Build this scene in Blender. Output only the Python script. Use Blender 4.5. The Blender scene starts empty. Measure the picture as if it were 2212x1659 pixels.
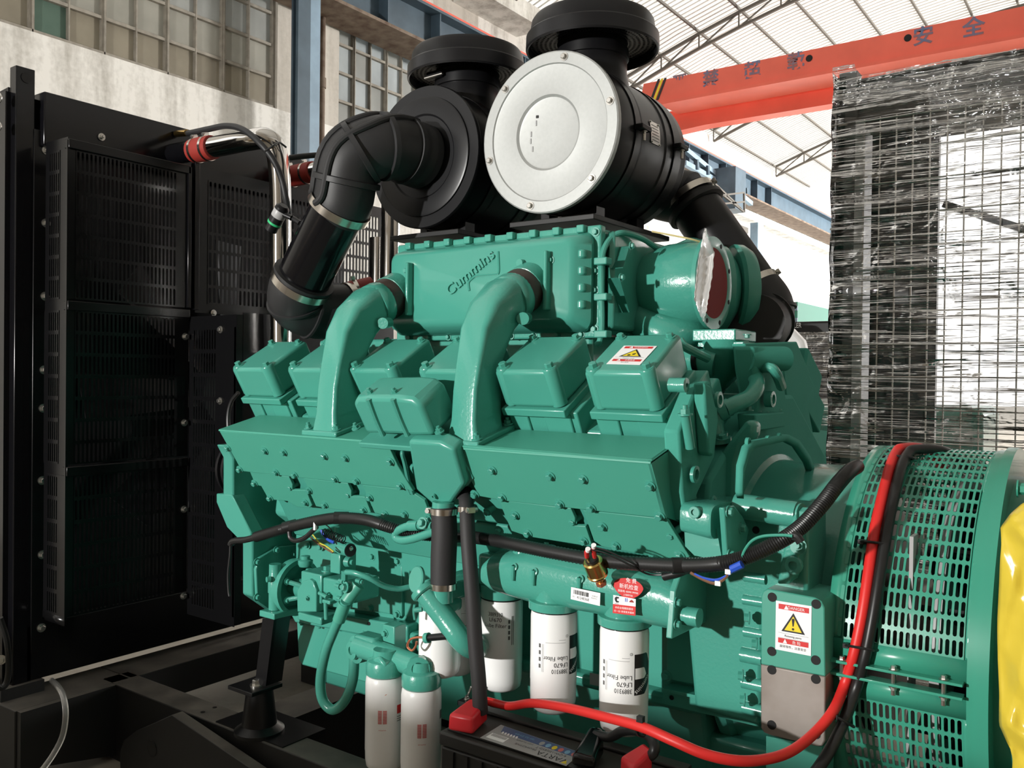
import bpy, bmesh, math, random
from mathutils import Vector, Matrix
random.seed(7)
C = bpy.data.collections.new('scene'); bpy.context.scene.collection.children.link(C)
PI = math.pi; R = math.radians
# ------------------------------------------------------------------ camera
H = 1.55; FPX = 1900.0; YAW, PIT, ROL = R(35.6), R(-0.61), R(0.69)
_F = Vector((-math.sin(YAW)*math.cos(PIT), math.cos(YAW)*math.cos(PIT), math.sin(PIT)))
_Rt = Vector((math.cos(YAW), math.sin(YAW), 0)); _Up = _Rt.cross(_F)
_r = math.cos(ROL)*_Rt + math.sin(ROL)*_Up; _u = -math.sin(ROL)*_Rt + math.cos(ROL)*_Up
CAM = Vector((0, 0, H))
cam = bpy.data.cameras.new('camera'); cam_ob = bpy.data.objects.new('camera', cam); C.objects.link(cam_ob)
cam.sensor_fit = 'HORIZONTAL'; cam.sensor_width = 36.0; cam.lens = 36.0*FPX/2212.0; cam.clip_end = 300
m = Matrix.Identity(4)
for i in range(3):
    m[i][0] = _r[i]; m[i][1] = _u[i]; m[i][2] = -_F[i]; m[i][3] = CAM[i]
cam_ob.matrix_world = m
S = bpy.context.scene; S.camera = cam_ob
S.view_settings.view_transform = 'Standard'; S.view_settings.look = 'None'
S.view_settings.gamma = 1.0; S.view_settings.use_curve_mapping = False
S.view_settings.exposure = 0.0
# ------------------------------------------------------------------ world and light
W = bpy.data.worlds.new('world'); S.world = W; W.use_nodes = True
bg = W.node_tree.nodes['Background']; bg.inputs[0].default_value = (1.0, 0.985, 0.96, 1); bg.inputs[1].default_value = 1.45
def area(name, loc, target, size, power, col=(1,1,1), size_y=None):
    l = bpy.data.lights.new(name, 'AREA'); l.energy = power; l.color = col
    if size_y: l.shape = 'RECTANGLE'; l.size = size; l.size_y = size_y
    else: l.shape = 'DISK'; l.size = size
    o = bpy.data.objects.new(name, l); C.objects.link(o); o.location = loc
    o.rotation_euler = (Vector(target)-Vector(loc)).to_track_quat('-Z', 'Y').to_euler(); return o
area('daylight_opening_behind', (-3.1, -5.0, 2.15), (-1.5, 1.9, 1.35), 0.20, 630, (1.0, 0.985, 0.95))
area('daylight_far_side_opening', (13.0, 24.5, 4.2), (-8.3, 20.0, 4.6), 9.0, 20000, (1.0, 0.98, 0.95), 5.0)
# ------------------------------------------------------------------ from a sight line to a point on a real plane
def ray(px, py):
    return _F + _r*((px-1106.0)/FPX) - _u*((py-829.5)/FPX)
def pl(px, py, n, p0):
    d = ray(px, py); n = Vector(n); return CAM + d*((Vector(p0)-CAM).dot(n)/d.dot(n))
def X_(px, py, x): return pl(px, py, (1,0,0), (x,0,0))
def Y_(px, py, y): return pl(px, py, (0,1,0), (0,y,0))
def Z_(px, py, z): return pl(px, py, (0,0,1), (0,0,z))
A0 = Vector((-0.875, 1.75, 1.3626)); UN = Vector((0,-.5,math.sqrt(3)/2)); VN = Vector((0,-math.sqrt(3)/2,-.5)); XN = Vector((1,0,0))
def B_(px, py, d): return pl(px, py, VN, A0+VN*d)      # on the outer side of the near cylinder bank
def T_(px, py, h): return pl(px, py, UN, A0+UN*h)      # on the top of the near cylinder bank
def bank(x, d, h): return Vector((x, 0, 0)) + Vector((0, A0.y, A0.z)) + VN*d + UN*h
AY, AZ = 2.5, H-0.645                                     # crankshaft / alternator axis
def CY_(px, py, rad):                                    # near side of a drum round the shaft axis
    d = ray(px, py); oy, oz = CAM.y-AY, CAM.z-AZ
    a = d.y*d.y+d.z*d.z; b = 2*(oy*d.y+oz*d.z); c = oy*oy+oz*oz-rad*rad
    q = max(b*b-4*a*c, 0); return CAM + d*((-b-math.sqrt(q))/(2*a))
# ------------------------------------------------------------------ materials
def mat(name, col, rough=.5, metal=0.0, coat=0.0, bump=None, bump_scale=200, bump_str=.1, var=0.0, var_scale=6, var_col=None, spec=.5, trans=0, ior=1.45, alpha=1):
    m = bpy.data.materials.new(name); m.use_nodes = True; nt = m.node_tree; b = nt.nodes['Principled BSDF']
    b.inputs['Base Color'].default_value = (*col, 1); b.inputs['Roughness'].default_value = rough; b.inputs['Metallic'].default_value = metal
    b.inputs['Coat Weight'].default_value = coat; b.inputs['Coat Roughness'].default_value = .08; b.inputs['Specular IOR Level'].default_value = spec
    b.inputs['Transmission Weight'].default_value = trans; b.inputs['IOR'].default_value = ior; b.inputs['Alpha'].default_value = alpha
    tc = nt.nodes.new('ShaderNodeTexCoord')
    if var:
        n = nt.nodes.new('ShaderNodeTexNoise'); n.inputs['Scale'].default_value = var_scale; n.inputs['Detail'].default_value = 6
        nt.links.new(tc.outputs['Object'], n.inputs['Vector'])
        r = nt.nodes.new('ShaderNodeValToRGB'); r.color_ramp.elements[0].position = .35; r.color_ramp.elements[1].position = .7
        vc = var_col or tuple(c*(1-var) for c in col)
        r.color_ramp.elements[0].color = (*col, 1); r.color_ramp.elements[1].color = (*vc, 1)
        nt.links.new(n.outputs['Fac'], r.inputs['Fac']); nt.links.new(r.outputs['Color'], b.inputs['Base Color'])
    if bump:
        n = nt.nodes.new('ShaderNodeTexNoise'); n.inputs['Scale'].default_value = bump_scale; n.inputs['Detail'].default_value = 2
        nt.links.new(tc.outputs['Object'], n.inputs['Vector'])
        bm_ = nt.nodes.new('ShaderNodeBump'); bm_.inputs['Strength'].default_value = bump_str; bm_.inputs['Distance'].default_value = bump
        nt.links.new(n.outputs['Fac'], bm_.inputs['Height']); nt.links.new(bm_.outputs['Normal'], b.inputs['Normal'])
    return m
def dusty(name, col, dust, rough=.45, amount=.6):
    """paint with settled dust: the dust lies on faces that look upward, where it really settles"""
    m = mat(name, col, rough); nt = m.node_tree; b = nt.nodes['Principled BSDF']
    g = nt.nodes.new('ShaderNodeNewGeometry'); sp = nt.nodes.new('ShaderNodeSeparateXYZ'); nt.links.new(g.outputs['Normal'], sp.inputs[0])
    mr = nt.nodes.new('ShaderNodeMapRange'); mr.inputs[1].default_value = .6; mr.inputs[2].default_value = .98; mr.inputs[4].default_value = amount
    nt.links.new(sp.outputs['Z'], mr.inputs[0])
    tc = nt.nodes.new('ShaderNodeTexCoord'); n = nt.nodes.new('ShaderNodeTexNoise'); n.inputs['Scale'].default_value = 9; n.inputs['Detail'].default_value = 7
    nt.links.new(tc.outputs['Object'], n.inputs['Vector'])
    mu = nt.nodes.new('ShaderNodeMath'); mu.operation = 'MULTIPLY'; nt.links.new(mr.outputs[0], mu.inputs[0]); nt.links.new(n.outputs['Fac'], mu.inputs[1])
    mu2 = nt.nodes.new('ShaderNodeMath'); mu2.operation = 'MULTIPLY'; mu2.inputs[1].default_value = 1.7; mu2.use_clamp = True; nt.links.new(mu.outputs[0], mu2.inputs[0])
    mx = nt.nodes.new('ShaderNodeMix'); mx.data_type = 'RGBA'; mx.inputs[6].default_value = (*col, 1); mx.inputs[7].default_value = (*dust, 1)
    nt.links.new(mu2.outputs[0], mx.inputs[0]); nt.links.new(mx.outputs[2], b.inputs['Base Color'])
    mr2 = nt.nodes.new('ShaderNodeMix'); mr2.inputs[2].default_value = rough; mr2.inputs[3].default_value = .85
    nt.links.new(mu2.outputs[0], mr2.inputs[0]); nt.links.new(mr2.outputs[0], b.inputs['Roughness'])
    return m
G = (0.062, 0.312, 0.242)
M = {}
M['green'] = mat('green_engine_paint', G, .28, bump=.0006, bump_scale=60, bump_str=.25, coat=.25)
M['cast'] = mat('green_cast_paint', G, .24, bump=.0012, bump_scale=130, bump_str=.45, coat=.3)
M['sheet'] = mat('green_sheet_paint', (0.060, 0.310, 0.228), .42, bump=.0003, bump_scale=90, bump_str=.15)
M['alt'] = mat('green_alternator_paint', (0.045, 0.300, 0.205), .27, coat=.3)
M['black'] = mat('gloss_black_paint', (0.004, 0.004, 0.005), .16, bump=.0003, bump_scale=50, bump_str=.1)
M['satin'] = mat('satin_black_paint', (0.007, 0.007, 0.008), .34, spec=.4)
M['rubber'] = mat('black_rubber', (0.018, 0.018, 0.019), .5, bump=.0004, bump_scale=300, bump_str=.15)
M['hose'] = mat('fabric_rubber_hose', (0.022, 0.021, 0.022), .62, bump=.0006, bump_scale=420, bump_str=.4)
M['harness'] = mat('corrugated_black_plastic', (0.012, 0.012, 0.012), .38)
M['guard'] = dusty('black_guard_paint', (0.004, 0.004, 0.0045), (.05,.046,.042), .24, .3)
M['frame'] = dusty('dusty_black_frame_paint', (0.010, 0.010, 0.010), (.17,.155,.135), .5, .75)
M['steel'] = mat('zinc_steel', (.62,.60,.56), .3, 1.0, var=.15, var_scale=40)
M['chrome'] = mat('polished_steel_pipe', (.74,.72,.70), .09, 1.0)
M['band'] = mat('stainless_band', (.70,.66,.60), .22, 1.0)
M['galv'] = mat('galvanised_sheet', (.42,.43,.42), .5, .4, bump=.0002, bump_scale=150, bump_str=.15, var=.06, var_scale=90)
M['baresteel'] = mat('bare_rusty_steel', (.30,.265,.24), .48, .35, var=.5, var_scale=7, var_col=(.19,.155,.13), bump=.0004, bump_scale=80, bump_str=.2)
M['dull'] = mat('dull_green_casting', G, .8, bump=.0012, bump_scale=130, bump_str=.3, spec=.15)
M['postgrey'] = mat('grey_dusty_steel', (.075,.072,.068), .5, var=.3, var_scale=5)
M['white'] = mat('white_filter_paint', (.86,.86,.85), .3, coat=.3)
M['paper'] = mat('white_sticker', (.86,.86,.86), .35)
M['greylabel'] = mat('grey_label', (.36,.36,.36), .4)
M['ink'] = mat('black_ink', (.012,.012,.012), .4)
M['greyink'] = mat('grey_ink', (.12,.12,.12), .4)
M['red'] = mat('red_print', (.62,.03,.03), .4)
M['paleredink'] = mat('pale_red_print', (.60,.16,.15), .4)
M['yellow'] = mat('yellow_print', (.80,.62,.02), .4)
M['blueprint'] = mat('blue_print', (.09,.13,.26), .4)
M['ltblue'] = mat('light_blue_print', (.22,.42,.60), .4)
M['greenprint'] = mat('green_print', (.03,.45,.17), .4)
M['redcable'] = mat('red_cable_sheath', (.70,.025,.022), .42, bump=.0003, bump_scale=120, bump_str=.2)
M['redboot'] = mat('red_rubber_boot', (.62,.022,.03), .34)
M['redhose'] = mat('red_silicone_hose', (.30,.028,.02), .6, bump=.0006, bump_scale=350, bump_str=.4)
M['brownhose'] = mat('brown_black_hose', (.045,.03,.024), .45)
M['redplate'] = mat('red_cover_board', (.22,.022,.022), .8)
M['foil'] = mat('aluminium_foil_tape', (.88,.88,.88), .24, .7, bump=.0018, bump_scale=40, bump_str=.6)
M['brass'] = mat('brass', (.70,.47,.16), .22, 1.0)
M['copper'] = mat('copper_orange', (.62,.22,.12), .35, .7)
M['wireblue'] = mat('blue_wire', (.02,.08,.5), .4)
M['wireyellow'] = mat('yellow_wire', (.55,.5,.06), .4)
M['wirebrown'] = mat('brown_wire', (.18,.09,.05), .4)
M['wiregreen'] = mat('green_wire', (.04,.28,.2), .4)
M['batt'] = dusty('battery_case_plastic', (.016,.016,.016), (.08,.07,.06), .45, .5)
M['plasticbag'] = mat('yellow_plastic_sheet', (.66,.50,.05), .20, bump=.010, bump_scale=11, bump_str=.8)
M['clear'] = mat('clear_hose', (.85,.85,.85), .12, trans=.85)
M['dark'] = mat('dark_inside', (.004,.004,.004), .7)
M['twine'] = mat('yellow_twine', (.75,.62,.30), .7)
# ------------------------------------------------------------------ mesh building
class MB:
    def __init__(s): s.v = []; s.f = []
    def add(s, vs, fs):
        o = len(s.v); s.v += [tuple(v) for v in vs]; s.f += [tuple(i+o for i in f) for f in fs]; return s
    def hexa(s, p):
        return s.add(p, [(0,3,2,1),(4,5,6,7),(0,1,5,4),(1,2,6,5),(2,3,7,6),(3,0,4,7)])
    def box(s, x0, x1, y0, y1, z0, z1):
        return s.hexa([(x0,y0,z0),(x1,y0,z0),(x1,y1,z0),(x0,y1,z0),(x0,y0,z1),(x1,y0,z1),(x1,y1,z1),(x0,y1,z1)])
    def obox(s, o, a, b, c):
        o, a, b, c = map(Vector, (o,a,b,c)); return s.hexa([o,o+a,o+a+b,o+b,o+c,o+a+c,o+a+b+c,o+b+c])
    def bbox(s, x0, x1, d0, d1, h0, h1):    # box in the near bank's own frame
        return s.hexa([bank(x0,d0,h0),bank(x1,d0,h0),bank(x1,d1,h0),bank(x0,d1,h0),bank(x0,d0,h1),bank(x1,d0,h1),bank(x1,d1,h1),bank(x0,d1,h1)])
    def prism(s, pts, vec):
        n = len(pts); vec = Vector(vec); p = [Vector(q) for q in pts]
        return s.add(p+[q+vec for q in p], [tuple(range(n))[::-1], tuple(range(n,2*n))]+[(i,(i+1)%n,n+(i+1)%n,n+i) for i in range(n)])
    def rings(s, rs, cap0=True, cap1=True):
        n = len(rs[0]); vs = [v for r in rs for v in r]; fs = []
        for k in range(len(rs)-1):
            for i in range(n):
                j = (i+1)%n; fs.append((k*n+i, k*n+j, (k+1)*n+j, (k+1)*n+i))
        if cap0: fs.append(tuple(range(n))[::-1])
        if cap1: fs.append(tuple((len(rs)-1)*n+i for i in range(n)))
        return s.add(vs, fs)
    def lathe(s, o, axis, prof, n=32, cap0=True, cap1=True):
        o = Vector(o); ax = Vector(axis).normalized(); a, b = frame(ax)
        return s.rings([[o+ax*h+(a*math.cos(2*PI*i/n)+b*math.sin(2*PI*i/n))*max(r,1e-4) for i in range(n)] for r,h in prof], cap0, cap1)
    def cyl(s, p0, p1, r0, r1=None, n=20):
        p0, p1 = Vector(p0), Vector(p1); L = (p1-p0).length
        return s.lathe(p0, p1-p0, [(r0,0),(r0 if r1 is None else r1, L)], n)
    def tube(s, pts, r, n=12, sub=8, smooth=True, cap=True):
        P = spline(pts, sub) if smooth else [Vector(p) for p in pts]
        rr = r if callable(r) else (lambda t: r)
        rings = []; pr = None
        for i, p in enumerate(P):
            t = (P[min(i+1,len(P)-1)]-P[max(i-1,0)]).normalized()
            if pr is None: a, b = frame(t)
            else:
                a = pr - t*pr.dot(t); a = a.normalized() if a.length > 1e-6 else frame(t)[0]; b = t.cross(a)
            pr = a; q = rr(i/(len(P)-1))
            rings.append([p+(a*math.cos(2*PI*k/n)+b*math.sin(2*PI*k/n))*q for k in range(n)])
        return s.rings(rings, cap, cap)
    def grid(s, fn, nu, nv):
        vs = [fn(i/nu, j/nv) for j in range(nv+1) for i in range(nu+1)]
        return s.add(vs, [(j*(nu+1)+i, j*(nu+1)+i+1, (j+1)*(nu+1)+i+1, (j+1)*(nu+1)+i) for j in range(nv) for i in range(nu)])
    def perf(s, fn, u0, u1, v0, v1, nu, nv, wf=.6, hf=.8):
        """sheet with stadium slots: fn maps metres along the sheet to space"""
        cu, cv = (u1-u0)/nu, (v1-v0)/nv; a, b = cu*wf/2, cv*hf/2; k = min(a, b)
        if b >= a: sl = [(a,0),(a,b-a),(a*.7,b-a*.3),(0,b),(-a*.7,b-a*.3),(-a,b-a),(-a,0),(-a,-b+a),(-a*.7,-b+a*.3),(0,-b),(a*.7,-b+a*.3),(a,-b+a)]
        else: sl = [(a,0),(a-b*.3,b*.7),(a-b,b),(0,b),(-a+b,b),(-a+b*.3,b*.7),(-a,0),(-a+b*.3,-b*.7),(-a+b,-b),(0,-b),(a-b,-b),(a-b*.3,-b*.7)]
        w, h = cu/2, cv/2
        ou = [(w,0),(w,h*.6),(w,h),(0,h),(-w,h),(-w,h*.6),(-w,0),(-w,-h*.6),(-w,-h),(0,-h),(w,-h),(w,-h*.6)]
        for j in range(nv):
            for i in range(nu):
                cx, cy = u0+(i+.5)*cu, v0+(j+.5)*cv
                vs = [fn(cx+x, cy+y) for x,y in ou]+[fn(cx+x, cy+y) for x,y in sl]
                s.add(vs, [(q,(q+1)%12,12+(q+1)%12,12+q) for q in range(12)])
        return s
    def build(s, name, m, parent=None, bevel=0, seg=2, angle=32, solid=0, kind=None, merge=False, flat=False):
        bm = bmesh.new(); vs = [bm.verts.new(v) for v in s.v]
        for f in s.f:
            try: bm.faces.new([vs[i] for i in f])
            except ValueError: pass
        if merge: bmesh.ops.remove_doubles(bm, verts=bm.verts, dist=merge)
        bmesh.ops.recalc_face_normals(bm, faces=bm.faces)
        me = bpy.data.meshes.new(name); bm.to_mesh(me); bm.free()
        return mesh_obj(name, me, m, parent, bevel, seg, angle, solid, kind, flat)
def mesh_obj(name, me, m, parent=None, bevel=0, seg=2, angle=32, solid=0, kind=None, flat=False):
    if isinstance(m, str): m = M[m]
    if not me.materials: me.materials.append(m)
    if not flat:
        me.polygons.foreach_set('use_smooth', [True]*len(me.polygons)); me.set_sharp_from_angle(angle=R(angle))
    o = bpy.data.objects.new(name, me); C.objects.link(o)
    if solid:
        q = o.modifiers.new('solid', 'SOLIDIFY'); q.thickness = solid; q.offset = -1
    if bevel:
        q = o.modifiers.new('bevel', 'BEVEL'); q.width = bevel; q.segments = seg; q.limit_method = 'ANGLE'; q.angle_limit = R(40)
    attach(o, parent)
    if kind: o['kind'] = kind
    return o
def attach(o, parent):
    if parent is None: return
    o.parent = parent
    if parent.type == 'EMPTY': o.matrix_parent_inverse = Matrix.Translation(parent.location).inverted()
def frame(t):
    t = Vector(t).normalized(); h = Vector((0,0,1)) if abs(t.z) < .9 else Vector((1,0,0))
    a = h.cross(t).normalized(); return a, t.cross(a)
def spline(pts, sub=8):
    P = [Vector(p) for p in pts]; out = []
    Q = [P[0]*2-P[1]]+P+[P[-1]*2-P[-2]]
    for i in range(1, len(Q)-2):
        a,b,c,d = Q[i-1:i+3]
        for k in range(sub):
            t = k/sub; out.append(.5*((2*b)+(c-a)*t+(2*a-5*b+4*c-d)*t*t+(3*b-a-3*c+d)*t**3))
    out.append(P[-1]); return out
def tag(o, label=None, cat=None, group=None, kind=None):
    if label: o['label'] = label
    if cat: o['category'] = cat
    if group: o['group'] = group
    if kind: o['kind'] = kind
    return o
def thing(name, label, cat, loc, group=None):
    o = bpy.data.objects.new(name, None); C.objects.link(o); o.location = loc; o.empty_display_size = .1
    return tag(o, label, cat, group)
def lab(o, s): o['label'] = s; return o
# bolts: three shared meshes, pointing along +Z from their seat
def _bolt(kind):
    b = MB()
    if kind == 'hex':
        b.lathe((0,0,0), (0,0,1), [(1.0,0),(1.0,.18)], 16).lathe((0,0,.18), (0,0,1), [(.66,0),(.66,.62),(.55,.7)], 6)
    elif kind == 'stud':
        b.lathe((0,0,0), (0,0,1), [(1.0,0),(1.0,.25)], 16).lathe((0,0,.25), (0,0,1), [(.68,0),(.68,.6)], 6).lathe((0,0,.85), (0,0,1), [(.36,0),(.36,.5)], 10)
    elif kind == 'socket':
        b.lathe((0,0,0), (0,0,1), [(1.0,0),(1.0,.5),(.9,.6),(.5,.6),(.5,.25)], 16, True, True)
    bm = bmesh.new(); vs = [bm.verts.new(v) for v in b.v]
    for f in b.f: bm.faces.new([vs[i] for i in f])
    bmesh.ops.recalc_face_normals(bm, faces=bm.faces)
    me = bpy.data.meshes.new('bolt_'+kind); bm.to_mesh(me); bm.free(); me.set_sharp_from_angle(angle=R(32)); return me
BOLT = {}
def bolt(p, n, r, parent, m='green', kind='hex', name='bolt', spin=0):
    key = (kind, m)
    if key not in BOLT:
        me = _bolt(kind); me.materials.append(M[m]); BOLT[key] = me
    o = bpy.data.objects.new(name, BOLT[key]); C.objects.link(o)
    a, b = frame(n); n = Vector(n).normalized(); c, s_ = math.cos(spin), math.sin(spin); a, b = a*c+b*s_, b*c-a*s_
    mw = Matrix(((a.x*r,b.x*r,n.x*r,p[0]),(a.y*r,b.y*r,n.y*r,p[1]),(a.z*r,b.z*r,n.z*r,p[2]),(0,0,0,1)))
    attach(o, parent); o.matrix_basis = mw; return o
# lettering: all words become meshes once, then are placed
WORDS = {}
def words(*ws, bold=0.0):
    tmp = []
    for w in ws:
        if w in WORDS: continue
        cu = bpy.data.curves.new('w', 'FONT'); cu.body = w; cu.align_x = 'CENTER'; cu.align_y = 'CENTER'; cu.size = 1.0; cu.resolution_u = 3; cu.offset = bold
        o = bpy.data.objects.new('w', cu); C.objects.link(o); tmp.append((w, o, cu))
    dg = bpy.context.evaluated_depsgraph_get()
    for w, o, cu in tmp: WORDS[w] = bpy.data.meshes.new_from_object(o.evaluated_get(dg))
    for w, o, cu in tmp: bpy.data.objects.remove(o); bpy.data.curves.remove(cu)
def text(w, org, ax, up, size, m, parent, name='lettering', width=None, bend=None, depth=0.0):
    src = WORDS[w]; ax = Vector(ax).normalized(); up = Vector(up).normalized(); nz = ax.cross(up).normalized(); org = Vector(org)
    xs = [v.co.x for v in src.vertices]; w0 = max(xs)-min(xs); ys = [v.co.y for v in src.vertices]; cx, cy = (max(xs)+min(xs))/2, (max(ys)+min(ys))/2
    sx = (width/w0) if width else size
    b = MB(); vs = []
    for v in src.vertices:
        x, y = (v.co.x-cx)*sx, (v.co.y-cy)*size
        vs.append(bend(x, y) if bend else org+ax*x+up*y)
    b.add(vs, [tuple(p.vertices) for p in src.polygons])
    return b.build(name, m, parent, solid=depth, flat=True) if not depth else _emboss(b, nz, depth, name, m, parent)
def _emboss(b, nz, depth, name, m, parent):
    bm = bmesh.new(); vs = [bm.verts.new(v) for v in b.v]
    for f in b.f:
        try: bm.faces.new([vs[i] for i in f])
        except ValueError: pass
    r = bmesh.ops.extrude_face_region(bm, geom=bm.faces[:]); bmesh.ops.translate(bm, vec=nz*depth, verts=[g for g in r['geom'] if isinstance(g, bmesh.types.BMVert)])
    bmesh.ops.recalc_face_normals(bm, faces=bm.faces); me = bpy.data.meshes.new(name); bm.to_mesh(me); bm.free()
    return mesh_obj(name, me, m, parent, flat=True)
def quad(name, p, m, parent, thick=.0006, n=None):
    p = [Vector(q) for q in p]; nn = (p[1]-p[0]).cross(p[3]-p[0]).normalized()
    return MB().prism(p, nn*thick).build(name, m, parent, flat=True)
def clamp_band(pos, axis, r, width, parent, name='hose_clamp', m='band', screw=None):
    ax = Vector(axis).normalized(); p = Vector(pos)-ax*width/2
    o = MB().lathe(p, ax, [(r,0),(r+.0025,0),(r+.0025,width),(r,width)], 32, False, False).build(name, m, parent)
    if screw is not None:
        s = Vector(screw); s = (s-ax*s.dot(ax)).normalized(); t = ax.cross(s); q = Vector(pos)+s*(r+.008)
        MB().cyl(q-t*.016, q+t*.016, .006, n=10).obox(q-t*.012-ax*.007-s*.006, t*.02, ax*.014, s*.012).build('clamp_screw', 'steel', o if parent is None or parent.type == 'EMPTY' or parent.parent is None else parent)
    return o
def loft(b, secs, n=28):
    """secs: centre, half-axis a, half-axis b, squareness (2 = ellipse, larger = boxier)"""
    rs = []
    for c, a, bb, e in secs:
        c, a, bb = map(Vector, (c,a,bb)); ring = []
        for i in range(n):
            t = 2*PI*i/n; x, y = math.cos(t), math.sin(t)
            ring.append(c + a*math.copysign(abs(x)**(2/e), x) + bb*math.copysign(abs(y)**(2/e), y))
        rs.append(ring)
    return b.rings(rs)
# ------------------------------------------------------------------ setting
def concrete(name, c0, c1, streak=True, rough=.85):
    m = bpy.data.materials.new(name); m.use_nodes = True; nt = m.node_tree; b = nt.nodes['Principled BSDF']; b.inputs['Roughness'].default_value = rough
    tc = nt.nodes.new('ShaderNodeTexCoord'); mp = nt.nodes.new('ShaderNodeMapping'); nt.links.new(tc.outputs['Object'], mp.inputs[0])
    mp.inputs['Scale'].default_value = (2.2, 2.2, .28 if streak else 2.2)
    n = nt.nodes.new('ShaderNodeTexNoise'); n.inputs['Scale'].default_value = 1.6; n.inputs['Detail'].default_value = 8; n.inputs['Roughness'].default_value = .62; nt.links.new(mp.outputs[0], n.inputs['Vector'])
    n2 = nt.nodes.new('ShaderNodeTexNoise'); n2.inputs['Scale'].default_value = 22; n2.inputs['Detail'].default_value = 5; nt.links.new(tc.outputs['Object'], n2.inputs['Vector'])
    a = nt.nodes.new('ShaderNodeMath'); a.operation = 'MULTIPLY_ADD'; a.inputs[1].default_value = .25; nt.links.new(n2.outputs['Fac'], a.inputs[0]); nt.links.new(n.outputs['Fac'], a.inputs[2])
    r = nt.nodes.new('ShaderNodeValToRGB'); r.color_ramp.elements[0].position = .55; r.color_ramp.elements[1].position = .86
    r.color_ramp.elements[0].color = (*c0,1); r.color_ramp.elements[1].color = (*c1,1); nt.links.new(a.outputs[0], r.inputs['Fac']); nt.links.new(r.outputs['Color'], b.inputs['Base Color'])
    return m
M['plaster'] = concrete('stained_lime_plaster', (.84,.82,.77), (.40,.375,.33))
M['floor'] = concrete('dusty_concrete_floor', (.36,.33,.28), (.24,.215,.18), False, .6)
M['pier'] = concrete('concrete_pier', (.60,.56,.50), (.40,.37,.32))
M['bluesteel'] = mat('blue_steel_paint', (.075,.115,.15), .5, var=.25, var_scale=4)
M['bluelight'] = mat('light_blue_steel_paint', (.25,.36,.46), .5, var=.2, var_scale=4)
M['cranered'] = mat('crane_orange_red', (.86,.15,.095), .45, var=.12, var_scale=2)
M['cranetext'] = mat('crane_blue_lettering', (.13,.17,.30), .6, var=.4, var_scale=9, var_col=(.30,.12,.10))
M['rust'] = mat('rusty_pipe', (.20,.15,.11), .7, var=.5, var_scale=7, var_col=(.09,.05,.03))
M['truss'] = mat('grey_brown_steel', (.11,.10,.085), .6)
M['mullion'] = mat('weathered_window_frame', (.34,.31,.26), .7, var=.3, var_scale=12)
def pane_mat(name, col, tr):
    m = mat(name, col, .22, var=.25, var_scale=2.5); nt = m.node_tree; b = nt.nodes['Principled BSDF']
    t = nt.nodes.new('ShaderNodeBsdfTranslucent'); t.inputs[0].default_value = (*[min(1, c*1.25) for c in col], 1)
    mx = nt.nodes.new('ShaderNodeMixShader'); mx.inputs[0].default_value = tr
    out = nt.nodes['Material Output']; nt.links.new(b.outputs[0], mx.inputs[1]); nt.links.new(t.outputs[0], mx.inputs[2]); nt.links.new(mx.outputs[0], out.inputs[0]); return m
PANES = [pane_mat('dirty_glass_grey', (.44,.43,.38), .28), pane_mat('dirty_glass_tan', (.34,.305,.235), .16), pane_mat('dirty_glass_blue', (.45,.46,.44), .34), pane_mat('dirty_glass_green', (.12,.19,.15), .12), pane_mat('clear_grey_glass', (.52,.56,.57), .30)]
def roof_mat(name, k):
    m = bpy.data.materials.new(name); m.use_nodes = True; nt = m.node_tree; b = nt.nodes['Principled BSDF']
    b.inputs['Base Color'].default_value = (.80,.79,.76,1); b.inputs['Roughness'].default_value = .6
    t = nt.nodes.new('ShaderNodeBsdfTranslucent'); t.inputs[0].default_value = (.92,.90,.85,1)
    mx = nt.nodes.new('ShaderNodeMixShader'); mx.inputs[0].default_value = k
    nt.links.new(b.outputs[0], mx.inputs[1]); nt.links.new(t.outputs[0], mx.inputs[2]); nt.links.new(mx.outputs[0], nt.nodes['Material Output'].inputs[0]); return m
M['roof'] = roof_mat('translucent_corrugated_sheet', .75); M['roofdim'] = roof_mat('weathered_corrugated_sheet', .07)
M['roofgrey'] = mat('opaque_grey_roof_sheet', (.55,.54,.51), .6)
def struct(name, mb, m, **k): return mb.build(name, m, kind='structure', **k)
WX = -8.3
struct('floor', MB().box(-9, 14, -9, 60, -.25, 0), 'floor')
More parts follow.
